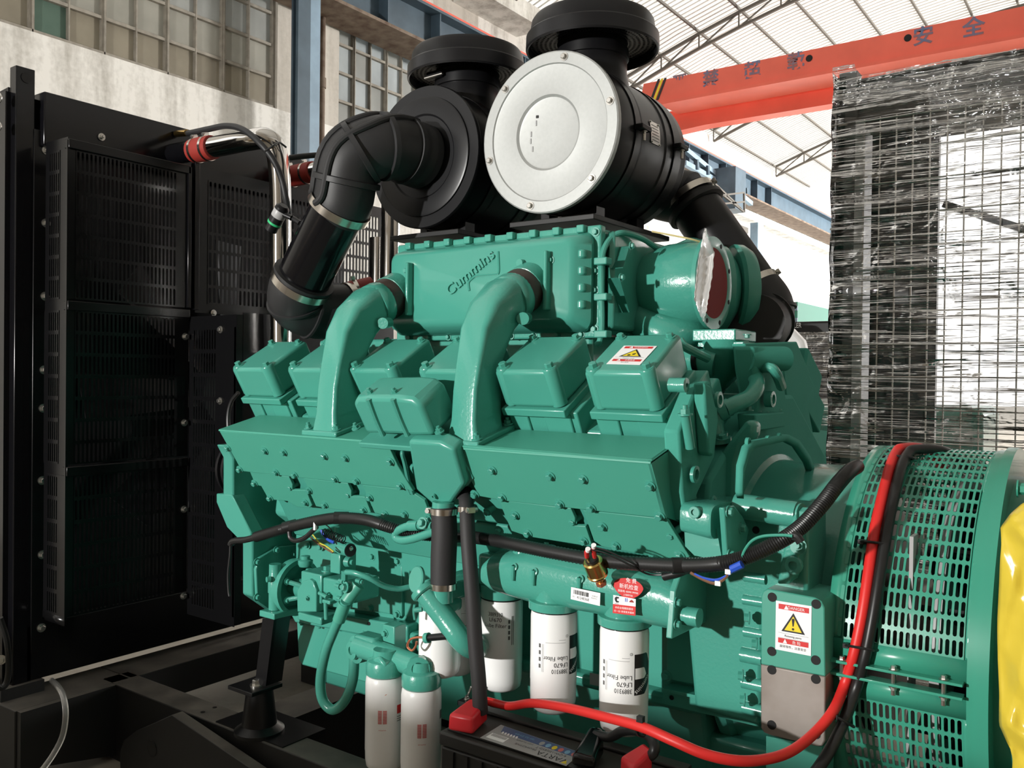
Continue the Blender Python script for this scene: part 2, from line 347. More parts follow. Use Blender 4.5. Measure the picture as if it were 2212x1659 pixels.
# side wall: apron under the windows, piers, strips over and between
sill1, sill2, wtop = 3.085+H, 3.10+H, 4.50+H
wl = struct('wall_left', MB().box(WX-.3, WX, -9, 30, 0, sill1-.0), 'plaster')
struct('trim_1', MB().box(WX-.3, WX, 6.79, 7.76, sill1, 7.2), 'pier')
struct('trim_2', MB().box(WX-.3, WX, 9.55, 10.6, sill1, 7.2), 'pier')
struct('trim_3', MB().box(WX-.3, WX, 7.76, 9.55, wtop, 7.2).box(WX-.3, WX, 10.6, 30, wtop-.4, 7.2).box(WX-.3, WX, -9, 6.74, 4.9+H, 7.2), 'plaster')
struct('wall_back', MB().box(-9, 9.5, -9.3, -9, 0, 9), 'pier')
struct('wall_right', MB().box(9, 9.3, -9, 22.3, 0, 6.3), 'pier')
def window(idx, y_edges, z0, zs, tints, thick_at):
    root = MB(); y0, y1 = y_edges[0], y_edges[-1]; z1 = zs[-1]
    f = MB().box(WX-.14, WX-.04, y0-.03, y0+.015, z0, z1).box(WX-.14, WX-.04, y1-.02, y1+.03, z0, z1).box(WX-.14, WX-.03, y0, y1, z0-.02, z0+.035)
    for k, y in enumerate(y_edges[1:-1], 1):
        w = .022 if k in thick_at else .007; f.box(WX-.14, WX-.045, y-w, y+w, z0, z1)
        if k in thick_at: f.box(WX-.1, WX-.03, y-.006, y+.006, z0, z1)
    for k, z in enumerate(zs[1:-1]): f.box(WX-.13, WX-.05, y0, y1, z-.016, z+.016)
    w = struct('window_%d' % idx, f, 'mullion')
    for j in range(len(zs)-1):
        for i in range(len(y_edges)-1):
            o = MB().box(WX-.10, WX-.094, y_edges[i]+.008, y_edges[i+1]-.008, zs[j]+.012, zs[j+1]-.012).build('pane', PANES[tints(i, j)], w, flat=True)
            o.rotation_euler = (0, 0, 0)
    return w
random.seed(3)
ye = [6.77-.345*k for k in range(18)][::-1]
struct_w1 = window(1, ye, sill1, [sill1+.372*k for k in range(6)], lambda i, j: (3 if (i, j) == (9, 0) else 1 if j == 0 else 0 if j == 1 and i < 13 else [2,0,2][ (i*3+j) % 3]), {k for k in range(18) if (17-k) % 2 == 0})
window(2, [7.77+.30*k for k in range(7)], sill2, [sill2+.36*k for k in range(5)], lambda i, j: 4 if (i+j) % 3 else 2, {1,3,5})
# blue crane column with its light flange, rusty downpipe, runway beam
def col(y0):
    t = thing('steel_column', 'blue steel crane column in front of the pier between the windows', 'column', (-7.95, y0+.2, 0))
    MB().box(-8.08, -7.72, y0+.16, y0+.20, 0, 8.0).build('web', 'bluesteel', t)
    MB().box(-8.1, -8.06, y0, y0+.36, 0, 8.0).build('flange', 'bluesteel', t)
    lab(MB().box(-7.76, -7.72, y0, y0+.36, 0, 8.0).build('flange', 'bluelight', t), 'light blue faded flange facing the hall'); return t
p = X_(642, 300, -7.72); q = X_(690, 300, -7.72)
t = thing('steel_column', 'blue steel crane column with a faded pale flange, left of the rusty downpipe', 'column', (-7.9, (p.y+q.y)/2, 0))
ym = p.y+(q.y-p.y)*.55
MB().box(-7.84, -7.74, ym-.02, ym+.02, 0, 8.2).build('web', 'bluesteel', t)
MB().box(-7.76, -7.72, p.y, ym, 0, 8.2).build('flange', 'bluesteel', t)
lab(MB().box(-7.765, -7.722, ym, q.y, 0, 8.2).build('flange', 'bluelight', t), 'faded pale blue flange face')
MB().box(-7.87, -7.84, p.y+.03, q.y-.03, 0, 8.2).build('flange', 'bluesteel', t)
p = X_(694, 250, -8.15)
t = thing('downpipe', 'rusty brown rainwater downpipe beside the blue steel column', 'pipe', (p.x, p.y, 0))
MB().cyl((p.x,p.y,0) , (p.x,p.y,7.0), .042, n=14).build('pipe', 'rust', t)
for z in (2.1+H, 3.45+H): MB().cyl((p.x,p.y,z), (p.x,p.y,z+.12), .055, n=14).build('collar', 'rust', t)
t = thing('crane_runway_beam', 'dark blue steel crane runway beam with an orange rail line along the wall', 'beam', (-7.8, 9, 4.4+H))
zb = 4.33+H; zt = 4.84+H
MB().box(-7.95, -7.9, 5.5, 30, zb, zt).build('web', 'bluesteel', t)
lab(MB().box(-8.25, -7.65, 5.5, 30, zb-.03, zb+.01).build('flange', 'rust', t), 'rusty bottom flange')
MB().box(-8.1, -7.72, 5.5, 30, zt, zt+.035).build('flange', 'bluesteel', t)
lab(MB().box(-7.86, -7.78, 5.5, 30, zt+.035, zt+.10).build('rail', 'cranered', t), 'orange red painted rail')
for k in range(16): MB().box(-7.9, -7.74, 7.05+k*1.0, 7.07+k*1.0, zb, zt).build('stiffener', 'bluesteel', t)
# ------------------------------------------------------------------ roof: curved sheet, purlins, trusses
RX, RZ, RK = -.4, 7.12+H, .0245
def roofz(x): return RZ-RK*(x-RX)**2
RY0, RY1 = -9, 27
def roof_strip(x0, x1, y0, y1):
    b = MB(); n = 26
    # shallow corrugations running down the slope
    ny = int((y1-y0)/.11); 
    vs = []
    for i in range(n+1):
        x = x0+(x1-x0)*i/n
        for j in range(ny+1):
            y = y0+(y1-y0)*j/ny; vs.append((x, y, roofz(x)+.26+(.022 if j % 2 else 0)))
    b.add(vs, [(i*(ny+1)+j, i*(ny+1)+j+1, (i+1)*(ny+1)+j+1, (i+1)*(ny+1)+j) for i in range(n) for j in range(ny)]); return b
ceiling = struct('ceiling', roof_strip(-8.6, 9.3, 11.0, RY1), 'roof', flat=True)
light_strip = roof_strip(-7.9, -5.2, -6, 10.9).build('added_light_strip', 'roof', ceiling, flat=True)  # unseen translucent strip added to brighten the left wall
near_roof = roof_strip(-5.2, 9.3, RY0, 11.0).build('near_roof_sheet', 'roofdim', ceiling, flat=True)
roof_strip(-8.6, -7.9, RY0, 11.0).build('near_roof_sheet', 'roofdim', ceiling, flat=True)
bt_ = MB(); y = 6.0
while y < RY1:
    for i in range(12):
        xa, xb = -8.5+i*17.6/12, -8.5+(i+1)*17.6/12; bt_.hexa([(xa,y,roofz(xa)+.243),(xb,y,roofz(xb)+.243),(xb,y+.022,roofz(xb)+.243),(xa,y+.022,roofz(xa)+.243),(xa,y,roofz(xa)+.255),(xb,y,roofz(xb)+.255),(xb,y+.022,roofz(xb)+.255),(xa,y+.022,roofz(xa)+.255)])
    y += .135
bt_.build('rib_shade_strip', 'roofgrey', ceiling, kind='stuff', flat=True)  # thin strips stand in for the darker steep faces of the corrugation
for x in [-8.3+.78*k for k in range(23)]:
    MB().box(x-.018, x+.018, RY0, RY1, roofz(x)+.205, roofz(x)+.25).build('purlin', 'truss', ceiling)
def bar(b, p, q, w=.035):
    p, q = Vector(p), Vector(q); a, c = frame(q-p); return b.obox(p-a*w/2-c*w/2, a*w, c*w, q-p)
for k, y in enumerate((6.4, 10.8, 15.1, 19.4, 23.7)):
    nm = ['nearest one, high over the engine', 'springing from the wall behind the left rain cap', 'just beyond the red crane girder', 'second one beyond the red crane girder', 'faint farthest one near the open end'][k]
    t = thing('roof_truss', 'grey lattice steel roof truss, '+nm, 'truss', (RX, y, roofz(RX)), 'arched roof trusses')
    n = 22; xs = [-8.2+16.6*i/n for i in range(n+1)]
    up = MB(); lo = MB()
    for i in range(n):
        bar(up, (xs[i],y,roofz(xs[i])+.13), (xs[i+1],y,roofz(xs[i+1])+.13), .052)
        bar(lo, (xs[i],y,roofz(xs[i])-.14), (xs[i+1],y,roofz(xs[i+1])-.14), .048)
    up.build('upper_chord', 'truss', t, flat=True); lo.build('lower_chord', 'truss', t, flat=True)
    for i in range(n):
        a, b_ = (xs[i], y, roofz(xs[i])-.14), (xs[i+1], y, roofz(xs[i+1])+.13)
        bar(MB(), a, (xs[i], y, roofz(xs[i])+.13), .024).build('post', 'truss', t, flat=True)
        bar(MB(), a, b_, .024).build('diagonal', 'truss', t, flat=True)
struct('trim_4', MB().box(-8.3, -7.75, 10.0, 11.6, 5.45+H, 5.72+H), 'plaster')
# ------------------------------------------------------------------ bridge crane
GY = 14.5
words('严', '禁', '超', '载', '安', '全', bold=.022)
t = thing('bridge_crane', 'orange red overhead crane girder with faded blue Chinese characters and a hazard stripe', 'crane', (-1, GY+.3, 4.9+H))
x0, x1 = -7.55, 8.6; z0, z1 = 4.90+H, 5.37+H
MB().prism([(x0+.05,GY,z1-.02),(x0,GY,z1-.30),(x0+.55,GY,z0),(x1,GY,z0),(x1,GY,z1)], (0,.5,0)).build('girder', 'cranered', t)
MB().box(x0+.45, x1, GY-.10, GY+.60, z0-.02, z0+.03).build('flange', 'cranered', t)
MB().prism([(x0-.1,GY+.8,z0+.12),(x0-.1,GY+.8,z0-.30),(x0+.9,GY+.8,z0-.24),(x1,GY+.8,z0-.24),(x1,GY+.8,z0+.12)], (0,.3,0)).build('girder', 'cranered', t)
for w, px, py in (('严',1467,178),('禁',1535,168),('超',1625,150),('载',1719,131),('安',1994,76),('全',2103,56)):
    text(w, Y_(px, py, GY-.004), (1,0,0), (0,0,1), .30, 'cranetext', t, 'character')
for k, (px, py, mm) in enumerate(((1417,192,'ink'),(1424,191,'yellow'),(1431,190,'ink'))):
    c = Y_(px, py, GY-.004); w = .024
    MB().prism([c+Vector((-w-.10,0,-.20)), c+Vector((w-.10,0,-.20)), c+Vector((w+.06,0,.17)), c+Vector((-w+.06,0,.17))], (0,-.003,0)).build('hazard_stripe', mm, t, flat=True)
for px, py in ((1748,126),(1961,82)):
    c = Y_(px, py, GY); MB().lathe(c+Vector((0,.02,0)), (0,-1,0), [(.055,0),(.055,.026),(.04,.028)], 18).build('hole', 'dark', t)
# ------------------------------------------------------------------ far end of the hall
fw = thing('far_runway_walkway', 'railed walkway and pale overexposed runway beam with shaded gaps, far along the side wall', 'walkway', (-7.8, 19, 3.8+H))
for a, b_ in (((1478,322),(1622,440)), ((1478,352),(1545,390))):
    p, q = X_(*a, -7.6), X_(*b_, -7.6); bar(MB(), p, q, .10).build('beam', 'bluelight', fw)  # pale tone paints the overexposed far run of the crane runway beam
for k, (px, py, h) in enumerate(((1504,345,22),(1527,358,20),(1550,374,18),(1572,388,17),(1593,398,15),(1611,406,12))):
    p, q = X_(px, py, -7.55), X_(px+1, py+h, -7.55); bar(MB(), p, q, .085).build('bracket', 'bluesteel', fw)  # dark bars paint the shaded gaps between the runway beam's stiffeners
MB().box(-7.7, -7.1, 18.0, 18.6, 3.6+H, 4.5+H).build('control_box', 'bluesteel', fw)
p, q = X_(1541, 465, -6.9), X_(1617, 462, -6.9); MB().box(-7.6, -6.9, p.y, q.y, p.z-.10, p.z+.02).build('platform', 'truss', fw)
for a, b_ in (((1541,424),(1607,416)), ((1541,442),(1607,436)), ((1607,416),(1608,458)), ((1556,430),(1556,458)), ((1520,388),(1606,457)), ((1543,396),(1600,450))):
    bar(MB(), X_(*a, -6.9), X_(*b_, -6.9), .035).build('railing', 'truss', fw)
p = X_(1634, 560, -8.0)
t = thing('steel_column', 'thin pale blue steel column in the glare at the far end', 'column', (p.x, p.y, 0))
MB().box(p.x-.1, p.x+.1, p.y-.2, p.y+.2, 0, 3.9+H).build('post', 'bluelight', t)
# ------------------------------------------------------------------ diesel engine
words('Cummins', bold=.014)
words('!', 'WARNING', 'Caution, scald', '注意高温', '当心烫伤', 'DANGER', 'Rotating parts', '危 险', '旋转零件，注意安全')
E = thing('diesel_engine', 'big turquoise green V-form diesel engine on the black skid frame', 'engine', (-1.65, AY, .62))
def part(mb, name, m='green', parent=None, **k): return mb.build(name, m, parent or E, **k)
# crankcase (V section) and sump
cs = [(2.10,.72),(2.10,.98),(1.99,1.06),(2.02,1.30),(2.36,1.50),(2.64,1.50),(2.98,1.30),(3.01,1.06),(2.90,.98),(2.90,.72)]
part(MB().prism([(-2.43,y,z) for y,z in cs], (1.58,0,0)), 'crankcase', 'dull', bevel=.012)
pan = [(2.09,.735),(2.06,.735),(2.06,.70),(2.12,.69),(2.20,.42),(2.80,.42),(2.88,.69),(2.94,.70),(2.94,.735)]
part(MB().prism([(-2.40,y,z) for y,z in pan], (1.50,0,0)), 'oil_pan', 'green', bevel=.01)
a, b_ = Y_(640,1345,2.075), Y_(872,1475,2.075)
part(MB().prism([Y_(640,1340,2.07),Y_(870,1392,2.07),Y_(872,1500,2.07),Y_(800,1478,2.07),Y_(652,1437,2.07),Y_(644,1425,2.07)], (0,.1,0)), 'oil_pan', 'green', bevel=.006)
part(MB().prism([Y_(625,1310,2.05),Y_(880,1352,2.05),Y_(880,1390,2.05),Y_(637,1345,2.05),Y_(628,1328,2.05)], (0,.08,0)), 'pan_flange', 'green', bevel=.005)
for px, py in ((652,1345),(690,1352),(727,1357),(790,1363),(830,1366)): bolt(Y_(px,py,2.055), (0,0,-1), .010, E)
for px, py in ((650,1335),(797,1347)): MB().lathe(Y_(px,py,2.049), (0,-1,0), [(.006,0),(.006,.001)], 12).build('hole', 'dark', E)
# ---- near cylinder bank: deck, heads, rocker covers
RXS = [-2.448, -2.174, -1.904, -1.629, -1.364, -1.095]; RW = .176
part(MB().bbox(-2.47, -.90, -.19, -.48, -.44, -.06), 'bank_deck', 'cast', bevel=.008)
def make_head(x, mirror=False):
    hb = MB(); hb.bbox(x-.012, x+RW+.03, -.175, -.40, -.10, .006)
    hb.bbox(x-.005, x+.055, -.168, -.20, -.09, .002).bbox(x+RW-.07, x+RW+.01, -.168, -.20, -.09, .002)
    return hb
def make_cover(x):
    b = MB()
    d0, d1, h0, h1 = -.160, -.356, .026, .134
    b.bbox(x, x+RW, d0, d1, h0, h1); return b
def cover_flange(x): return MB().bbox(x-.008, x+RW+.012, -.150, -.365, .004, .026)
def mirror_y(o):
    me = o.data.copy()
    for v in me.vertices: v.co.y = 2*AY-v.co.y
    me.flip_normals()
    c = o.copy(); c.data = me; C.objects.link(c); c.parent = o.parent; c.matrix_parent_inverse = o.matrix_parent_inverse.copy()
    for md in o.modifiers: pass
    return c
for i, x in enumerate(RXS):
    h = part(make_head(x), 'cylinder_head', 'green', bevel=.004)
    fl = part(cover_flange(x), 'gasket_flange', 'green', bevel=.003)
    c = part(make_cover(x), 'rocker_cover', 'green', bevel=.011, seg=3)
    for s, xx in enumerate((x+.020, x+RW-.014)):
        b0 = bank(xx, -.1795, .030); MB().lathe(b0, UN, [(.0205,0),(.0205,.102),(.018,.106)], 20).build('corner_boss', 'green', c)
        bolt(bank(xx, -.180, .134), UN, .0165, c, spin=.3*i+s)
    for s, xx in enumerate((x+.02, x+RW-.02)): bolt(bank(xx, -.335, .134), UN, .014, c, spin=.2*i)
    for o in (h, c):
        mo = mirror_y(o); mo.data.materials[0] = M['dull']
# warning sticker on the last rocker cover
def sticker_on(p, ux, uy, w, h, parent, head, sub, cn1, cn2, tri='hand'):
    """warning label: p is its lower left corner, ux/uy its edges"""
    ux, uy = Vector(ux).normalized(), Vector(uy).normalized(); n = ux.cross(uy).normalized(); p = Vector(p)+n*.0006
    at = lambda x, y, e=0: p+ux*(x*w)+uy*(y*h)+n*e
    s = MB().prism([at(0,0),at(1,0),at(1,1),at(0,1)], n*.0008).build('warning_sticker', 'paper', parent, flat=True); lab(s, 'white warning sticker with red bands and a yellow triangle')
    k = parent if parent.type != 'EMPTY' and parent.parent is not None else s
    e = .0012
    def q(x0,y0,x1,y1,m,nm,ee=e): MB().prism([at(x0,y0,ee),at(x1,y0,ee),at(x1,y1,ee),at(x0,y1,ee)], n*.0002).build(nm, m, k, flat=True)
    q(.08,.845,.93,.95,'red','printed_band'); q(.08,.155,.93,.255,'red','printed_band')
    tr = [(.5,.80),(.83,.40),(.17,.40)]
    MB().prism([at(*t,e) for t in tr], n*.0003).build('printed_triangle', 'ink', k, flat=True)
    tr = [(.5,.735),(.745,.43),(.255,.43)]
    MB().prism([at(*t,e+.0003) for t in tr], n*.0002).build('printed_triangle', 'yellow', k, flat=True)
    ee = e+.0007
    if tri == 'hand':
        for cx, cy, rr in ((.43,.475,.05),(.55,.52,.045),(.58,.55,.03)):
            MB().prism([at(cx+rr*math.cos(t*PI/4)*(1.2 if t % 2 else .8), cy+rr*.7*math.sin(t*PI/4),ee) for t in range(8)], n*.0002).build('printed_symbol', 'ink', k, flat=True)
    else:
        MB().prism([at(x,y,ee) for x,y in ((.485,.53),(.515,.53),(.54,.67),(.52,.69),(.48,.69),(.46,.67))], n*.0002).build('printed_symbol', 'ink', k, flat=True)
        MB().prism([at(.5+.035*math.cos(t*PI/5), .475+.025*math.sin(t*PI/5),ee) for t in range(10)], n*.0002).build('printed_symbol', 'ink', k, flat=True)
    for (bx, by) in ((.30,.855),(.28,.165)):
        MB().prism([at(bx-.06,by,ee),at(bx+.06,by,ee),at(bx,by+.085,ee)], n*.0002).build('printed_symbol', 'paper', k, flat=True)
    text(head, at(.58,.897,ee), ux, uy, h*.085, 'paper', k)
    text(sub, at(.5,.31,ee), ux, uy, h*.06, 'greyink', k)
    text(cn1, at(.60,.205,ee), ux, uy, h*.075, 'paper', k)
    text(cn2, at(.5,.095,ee), ux, uy, h*.06, 'greyink', k)
    for y in (.36, .26): q(.08,y,.93,y+.004,'greyink','printed_line')
    return s
cov6 = [o for o in E.children if o.name.startswith('rocker_cover')][10]
p0 = T_(1310,787,.1345); p1 = T_(1384,789,.1345); p3 = T_(1348,744,.1345)
sticker_on(p0, p1-p0, (p3-p0)-(p1-p0).normalized()*(p3-p0).dot((p1-p0).normalized()), (p1-p0).length*.98, .093, cov6, 'WARNING', 'Caution, scald', '注意高温', '当心烫伤')
# end face of the near bank (flywheel side): plate with bosses and a long stud
rx = -.885
part(MB().prism([X_(*q, rx) for q in ((1432,930),(1470,838),(1500,822),(1514,850),(1520,905),(1511,985),(1475,1060),(1452,1125),(1440,1060))], (.04,0,0)), 'bank_end_plate', 'dull', bevel=.006)
part(MB().prism([X_(*q, rx+.04) for q in ((1496,826),(1510,832),(1522,880),(1524,930),(1515,985),(1506,980),(1500,900))], (.03,0,0)), 'end_cover', 'dull', bevel=.006)
for d, h in ((-.10,-.10),(-.15,-.22),(-.13,-.34),(-.22,-.40),(-.30,-.02),(-.38,-.20)):
    MB().lathe(bank(rx+.05,d,h), (1,0,0), [(.020,0),(.020,.008),(.012,.009),(.012,.001)], 16, True, True).build('boss', 'cast', E)
for (px, py, x) in ((1480,897,rx+.055),):
    p = X_(px, py, x); MB().cyl(p+Vector((0,.03,-.075)), p, .011).build('stud', 'green', E); bolt(p, (0,-.1,1), .017, E, kind='stud')
p = X_(1483,832,-.84); MB().lathe(p-Vector((.04,0,0)), (1,0,0), [(.017,0),(.017,.04),(.005,.041),(.005,.03)], 18).build('boss', 'cast', E)
# ---- exhaust heat shields
def shield(x0, x1, name_lab):
    top = [Vector((0,0,0)), Vector((0,.165,.042))]
    pts = [A0+top[0], A0+top[1], A0+top[1]-UN*.16, A0-UN*.152]
    s = lab(MB().prism([Vector((x0,q.y,q.z)) for q in pts], (x1-x0,0,0)).build('heat_shield', 'sheet', E, bevel=.003), name_lab); return s
SL = lab(MB().prism([B_(474,932,0),B_(669,944,0),B_(835,956,0),B_(858,1005,0),B_(893,1062,0),B_(880,1058,0),B_(522,1018,0),B_(508,992,0)], VN*-.012).build('heat_shield', 'sheet', E, bevel=.002), 'long green heat shield of the front three cylinders')
lx = B_(474,932,0).x; mx = B_(835,956,0).x
def topbox(x0, x1, parent, y1=.165, cut0=0.0):
    MB().hexa([Vector((x0,A0.y,A0.z-.006)),Vector((x1,A0.y,A0.z-.006)),Vector((x1,A0.y+y1,A0.z+.036)),Vector((x0+cut0,A0.y+y1,A0.z+.036)),
               Vector((x0,A0.y,A0.z)),Vector((x1,A0.y,A0.z)),Vector((x1,A0.y+y1,A0.z+.042)),Vector((x0+cut0,A0.y+y1,A0.z+.042))]).build('shield_top', 'sheet', parent, bevel=.0015)
topbox(lx, mx, SL)
SR = lab(MB().prism([B_(975,962,0),B_(1406,998,0),B_(1440,1121,0),B_(1087,1082,0),B_(1035,1072,0)], VN*-.012).build('heat_shield', 'sheet', E, bevel=.002), 'green heat shield of the rear three cylinders')
topbox(B_(975,962,0).x, A0.x, SR)
# shield right end return and manifold behind
MB().prism([Vector((A0.x-.008,q.y,q.z)) for q in (A0, A0+Vector((0,.165,.042)), A0+Vector((0,.165,.042))-UN*.27, A0-UN*.152)], (.008,0,0)).build('shield_end', 'sheet', SR)
part(MB().bbox(-2.33, -.93, -.03, -.18, -.27, -.10), 'exhaust_manifold', 'green', bevel=.01)
def z2(x, y): return (440+x/3.95, 880+y/3.95)
def z3(x, y): return (900+x/3.687, 880+y/3.687)
def lowplate(pts, conv, d=-.006, th=.01): return part(MB().prism([B_(*conv(*q), d) for q in pts], VN*-th), 'lower_shield', 'sheet', bevel=.0015)
lowplate([(392,545),(726,592),(757,656),(754,706),(850,706),(873,711),(925,835),(905,858),(800,850),(715,800),(600,790),(548,775),(490,672),(440,660)], z2)
lowplate([(853,604),(1228,648),(1259,712),(1256,762),(1352,762),(1375,767),(1427,895),(1390,905),(1000,852),(958,845),(881,675)], z2)
lowplate([(1355,662),(1745,705),(1800,740),(1885,795),(1950,965),(1900,985),(1500,915),(1458,900),(1383,731)], z2)
lowplate([(660,740),(1227,805),(1262,880),(1258,945),(1345,948),(1395,1090),(1330,1100),(890,1030),(755,985),(690,830)], z3)
lowplate([(1325,820),(1985,890),(2050,995),(2175,1190),(2110,1230),(1480,1110),(1412,1065),(1350,890)], z3)
# step line: upper plate overlaps the lower ones; bolts with washers all over
BL = [(207,345),(523,368),(685,380),(1030,412),(1210,428),(1595,460),(310,527),(618,552),(778,575),(1120,607),(1305,625),(1680,668),(437,645),(900,705),(1418,765),(568,770),(868,808),(1035,830),(1548,905),(1715,905),(1365,870),(1915,940)]
for i, q in enumerate(BL):
    s = SL if i < 12 else E
    bolt(B_(*z2(*q), .0 if i < 12 else -.006), VN, .0135, s, spin=i*.7)
for i, q in enumerate([(603,497),(1065,545),(1325,568),(1860,622),(465,690),(680,715),(1140,768),(1390,798),(1935,862),(785,855),(1480,945),(885,1000),(1330,1060),(1890,1195),(2095,1175),(1585,1098),(660,975)]):
    bolt(B_(*z3(*q), .0 if i < 9 else -.006), VN, .0135, SR if i < 9 else E, spin=i*.7)
for q in ((745,680),(1240,740)):   # stand-off bolts showing in the gaps
    p = B_(*z2(*q), -.012); MB().cyl(p, p-VN*.07+Vector((.03,0,0)), .0085).build('standoff', 'green', E); bolt(p, VN, .012, E)
for q in ((565,830),(1245,905),(2025,1015)):
    p = B_(*z3(*q), -.012); MB().cyl(p, p-VN*.07+Vector((.03,0,0)), .0085).build('standoff', 'green', E); bolt(p, VN, .012, E)
part(MB().bbox(-2.36, -.90, -.05, -.14, -.46, -.29), 'side_bracket', 'green', bevel=.006)
part(MB().box(-2.40, -1.27, 2.16, 2.84, 1.46, 1.665), 'valley_cover', 'cast', bevel=.01)
# ---- crossover pipes
def crossover(px_base, lb):
    base = Y_(*px_base, 1.83); x = base.x
    zb = A0.z+.012; t = lab(MB().hexa([Vector((x-.085,A0.y+.004,zb-.012)),Vector((x+.062,A0.y+.004,zb-.012)),Vector((x+.062,A0.y+.175,zb+.03)),Vector((x-.085,A0.y+.175,zb+.03)),
        Vector((x-.085,A0.y+.004,zb+.004)),Vector((x+.062,A0.y+.004,zb+.004)),Vector((x+.062,A0.y+.175,zb+.046)),Vector((x-.085,A0.y+.175,zb+.046))]).build('crossover_flange', 'green', E, bevel=.004), lb+' flange')
    for dx, dy in ((-.07,.02),(.047,.02),(.047,.155),(-.07,.155)):
        bolt(Vector((x+dx, A0.y+dy, zb+.004+dy*.25)), (0,-.25,1), .0145, t, kind='stud', spin=dx*40)
    P = [((0,1.828,1.375),(.052,0,0),(0,.068,0),9),((0,1.828,1.43),(.041,0,0),(0,.062,.0),9),((0,1.831,1.51),(.040,0,0),(0,.060,.004),9),((0,1.841,1.585),(.042,0,0),(0,.058,.012),8),((0,1.858,1.65),(.046,0,0),(0,.054,-.022),7),
         ((0,1.892,1.705),(.052,0,0),(0,.046,-.040),5),((0,1.942,1.748),(.059,0,0),(0,.032,-.056),3),((0,2.0,1.772),(.064,0,0),(0,.026,-.060),2)]
    b = MB(); loft(b, [((x,c[1],c[2]),a,bb,e) for c,a,bb,e in P]); o = lab(part(b, 'crossover_pipe', 'cast', angle=50), lb)
    d = Vector((0,.905,.42)).normalized(); c = Vector((x,2.0,1.772))
    lab(MB().lathe(c, d, [(.062,-.01),(.0655,.0),(.0655,.036),(.06,.04)], 32).build('hose_sleeve', 'brownhose', o), 'dark brown rubber sleeve')
    MB().lathe(c, d, [(.063,.036),(.067,.038),(.067,.085),(.0635,.09),(.062,.26)], 32).build('port', 'cast', o)
    MB().lathe(c, d, [(.066,-.05),(.069,-.045),(.069,-.012),(.066,-.006)], 32).build('collar', 'cast', o)
    k = Vector((x+.055,1.972,1.705)); MB().cyl(k, k+Vector((.02,-.045,-.005)), .017).build('boss', 'cast', o)
    k = Vector((x-.01,1.93,1.79)); bolt(k, (0,-.5,.86), .009, o, kind='socket')
    MB().box(x+.068, x+.080, 2.03, 2.06, 1.73, 1.895).build('port_rib', 'cast', o, bevel=.004)
    return o
crossover((735,940), 'front crossover pipe'); crossover((1030,957), 'rear crossover pipe')
# ---- charge air cooler housing with its bulged cover
af = 2.14; fy = 2.055
xl, xr = Y_(868,600,af).x, Y_(1296,600,af).x; zt_, zb_ = Y_(1293,487,af).z, Y_(1296,727,af).z
part(MB().box(xl, xr, af, 2.86, zb_+.01, zt_-.005), 'aftercooler_body', 'cast', bevel=.01)
part(MB().box(xl-.01, xr+.008, af-.012, af+.018, zb_-.004, zt_), 'aftercooler_flange', 'cast', bevel=.005)
fl, fr = Y_(842,560,fy).x, Y_(1234,560,fy).x; ft, fb = Y_(1233,513,fy).z, Y_(1236,691,fy).z
b = MB(); n = 40
def rrect(x0,x1,z0,z1,y,r,k=6):
    pts = []
    for cx, cz, a0 in ((x1-r,z1-r,0),(x0+r,z1-r,90),(x0+r,z0+r,180),(x1-r,z0+r,270)):
        for i in range(k+1):
            a = R(a0+90*i/k); pts.append(Vector((cx+r*math.cos(a), y, cz+r*math.sin(a))))
    return pts
b.rings([rrect(xl+.01,xr-.015,zb_+.012,zt_-.012,af,.03), rrect(fl-.02,fr+.035,fb-.03,ft+.016,fy+.05,.035), rrect(fl-.004,fr+.008,fb-.01,ft+.004,fy+.012,.03), rrect(fl+.01,fr-.008,fb+.004,ft-.01,fy,.024)])
AC = lab(part(b, 'aftercooler_cover', 'green', angle=40), 'bulged green cooler cover with a raised maker name')
for k in range(6):
    z = zb_+.02+(zt_-zb_-.04)*k/5
    if k in (0,2,3,5): bolt(Vector((xr-.008, af-.012, z)), (0,-1,0), .013, E)
for k in range(9):
    x = xl+.05+(xr-xl-.1)*k/8; bolt(Vector((x, af-.012, zb_+.006)), (0,-1,0), .011, E); MB().box(x-.012,x+.012,af-.03,af,zt_-.02,zt_+.002).build('rib', 'green', AC, bevel=.003)
for k in range(4):   # scalloped right edge of the cover
    z = fb+.02+(ft-fb-.04)*(k+.5)/4; MB().cyl((fr+.016,fy+.03,z-.012),(fr+.016,fy+.03,z+.012),.0135).build('scallop', 'green', AC, bevel=.005)
# raised maker lettering with its outline
o = Y_(1018,597,fy); q = Y_(1118,510,fy); ax = (q-o).normalized()
up = Vector((0,-1,0)).cross(ax); up = -up if up.z < 0 else up
w_ = (Y_(1062,545,fy)-Y_(966,630,fy)).length
text('Cummins', Y_(1016,589,fy), ax, up, .046, 'green', AC, name='raised_lettering', width=w_*1.02, depth=.006)
ln = [Y_(*q, fy-.001) for q in ((1014,628),(1012,612),(1018,603),(1032,595),(1070,591),(1077,588),(1077,566),(1076,543))]
MB().tube(ln, .0038, 6, 6).build('raised_outline', 'green', AC)
MB().cyl(Y_(1128,569,fy), Y_(1128,569,fy)+Vector((0,-.015,0)), .011).build('plug', 'green', AC); bolt(Y_(1190,562,fy), (0,-1,0), .012, AC); bolt(Y_(878,585,fy), (0,-1,0), .012, AC)
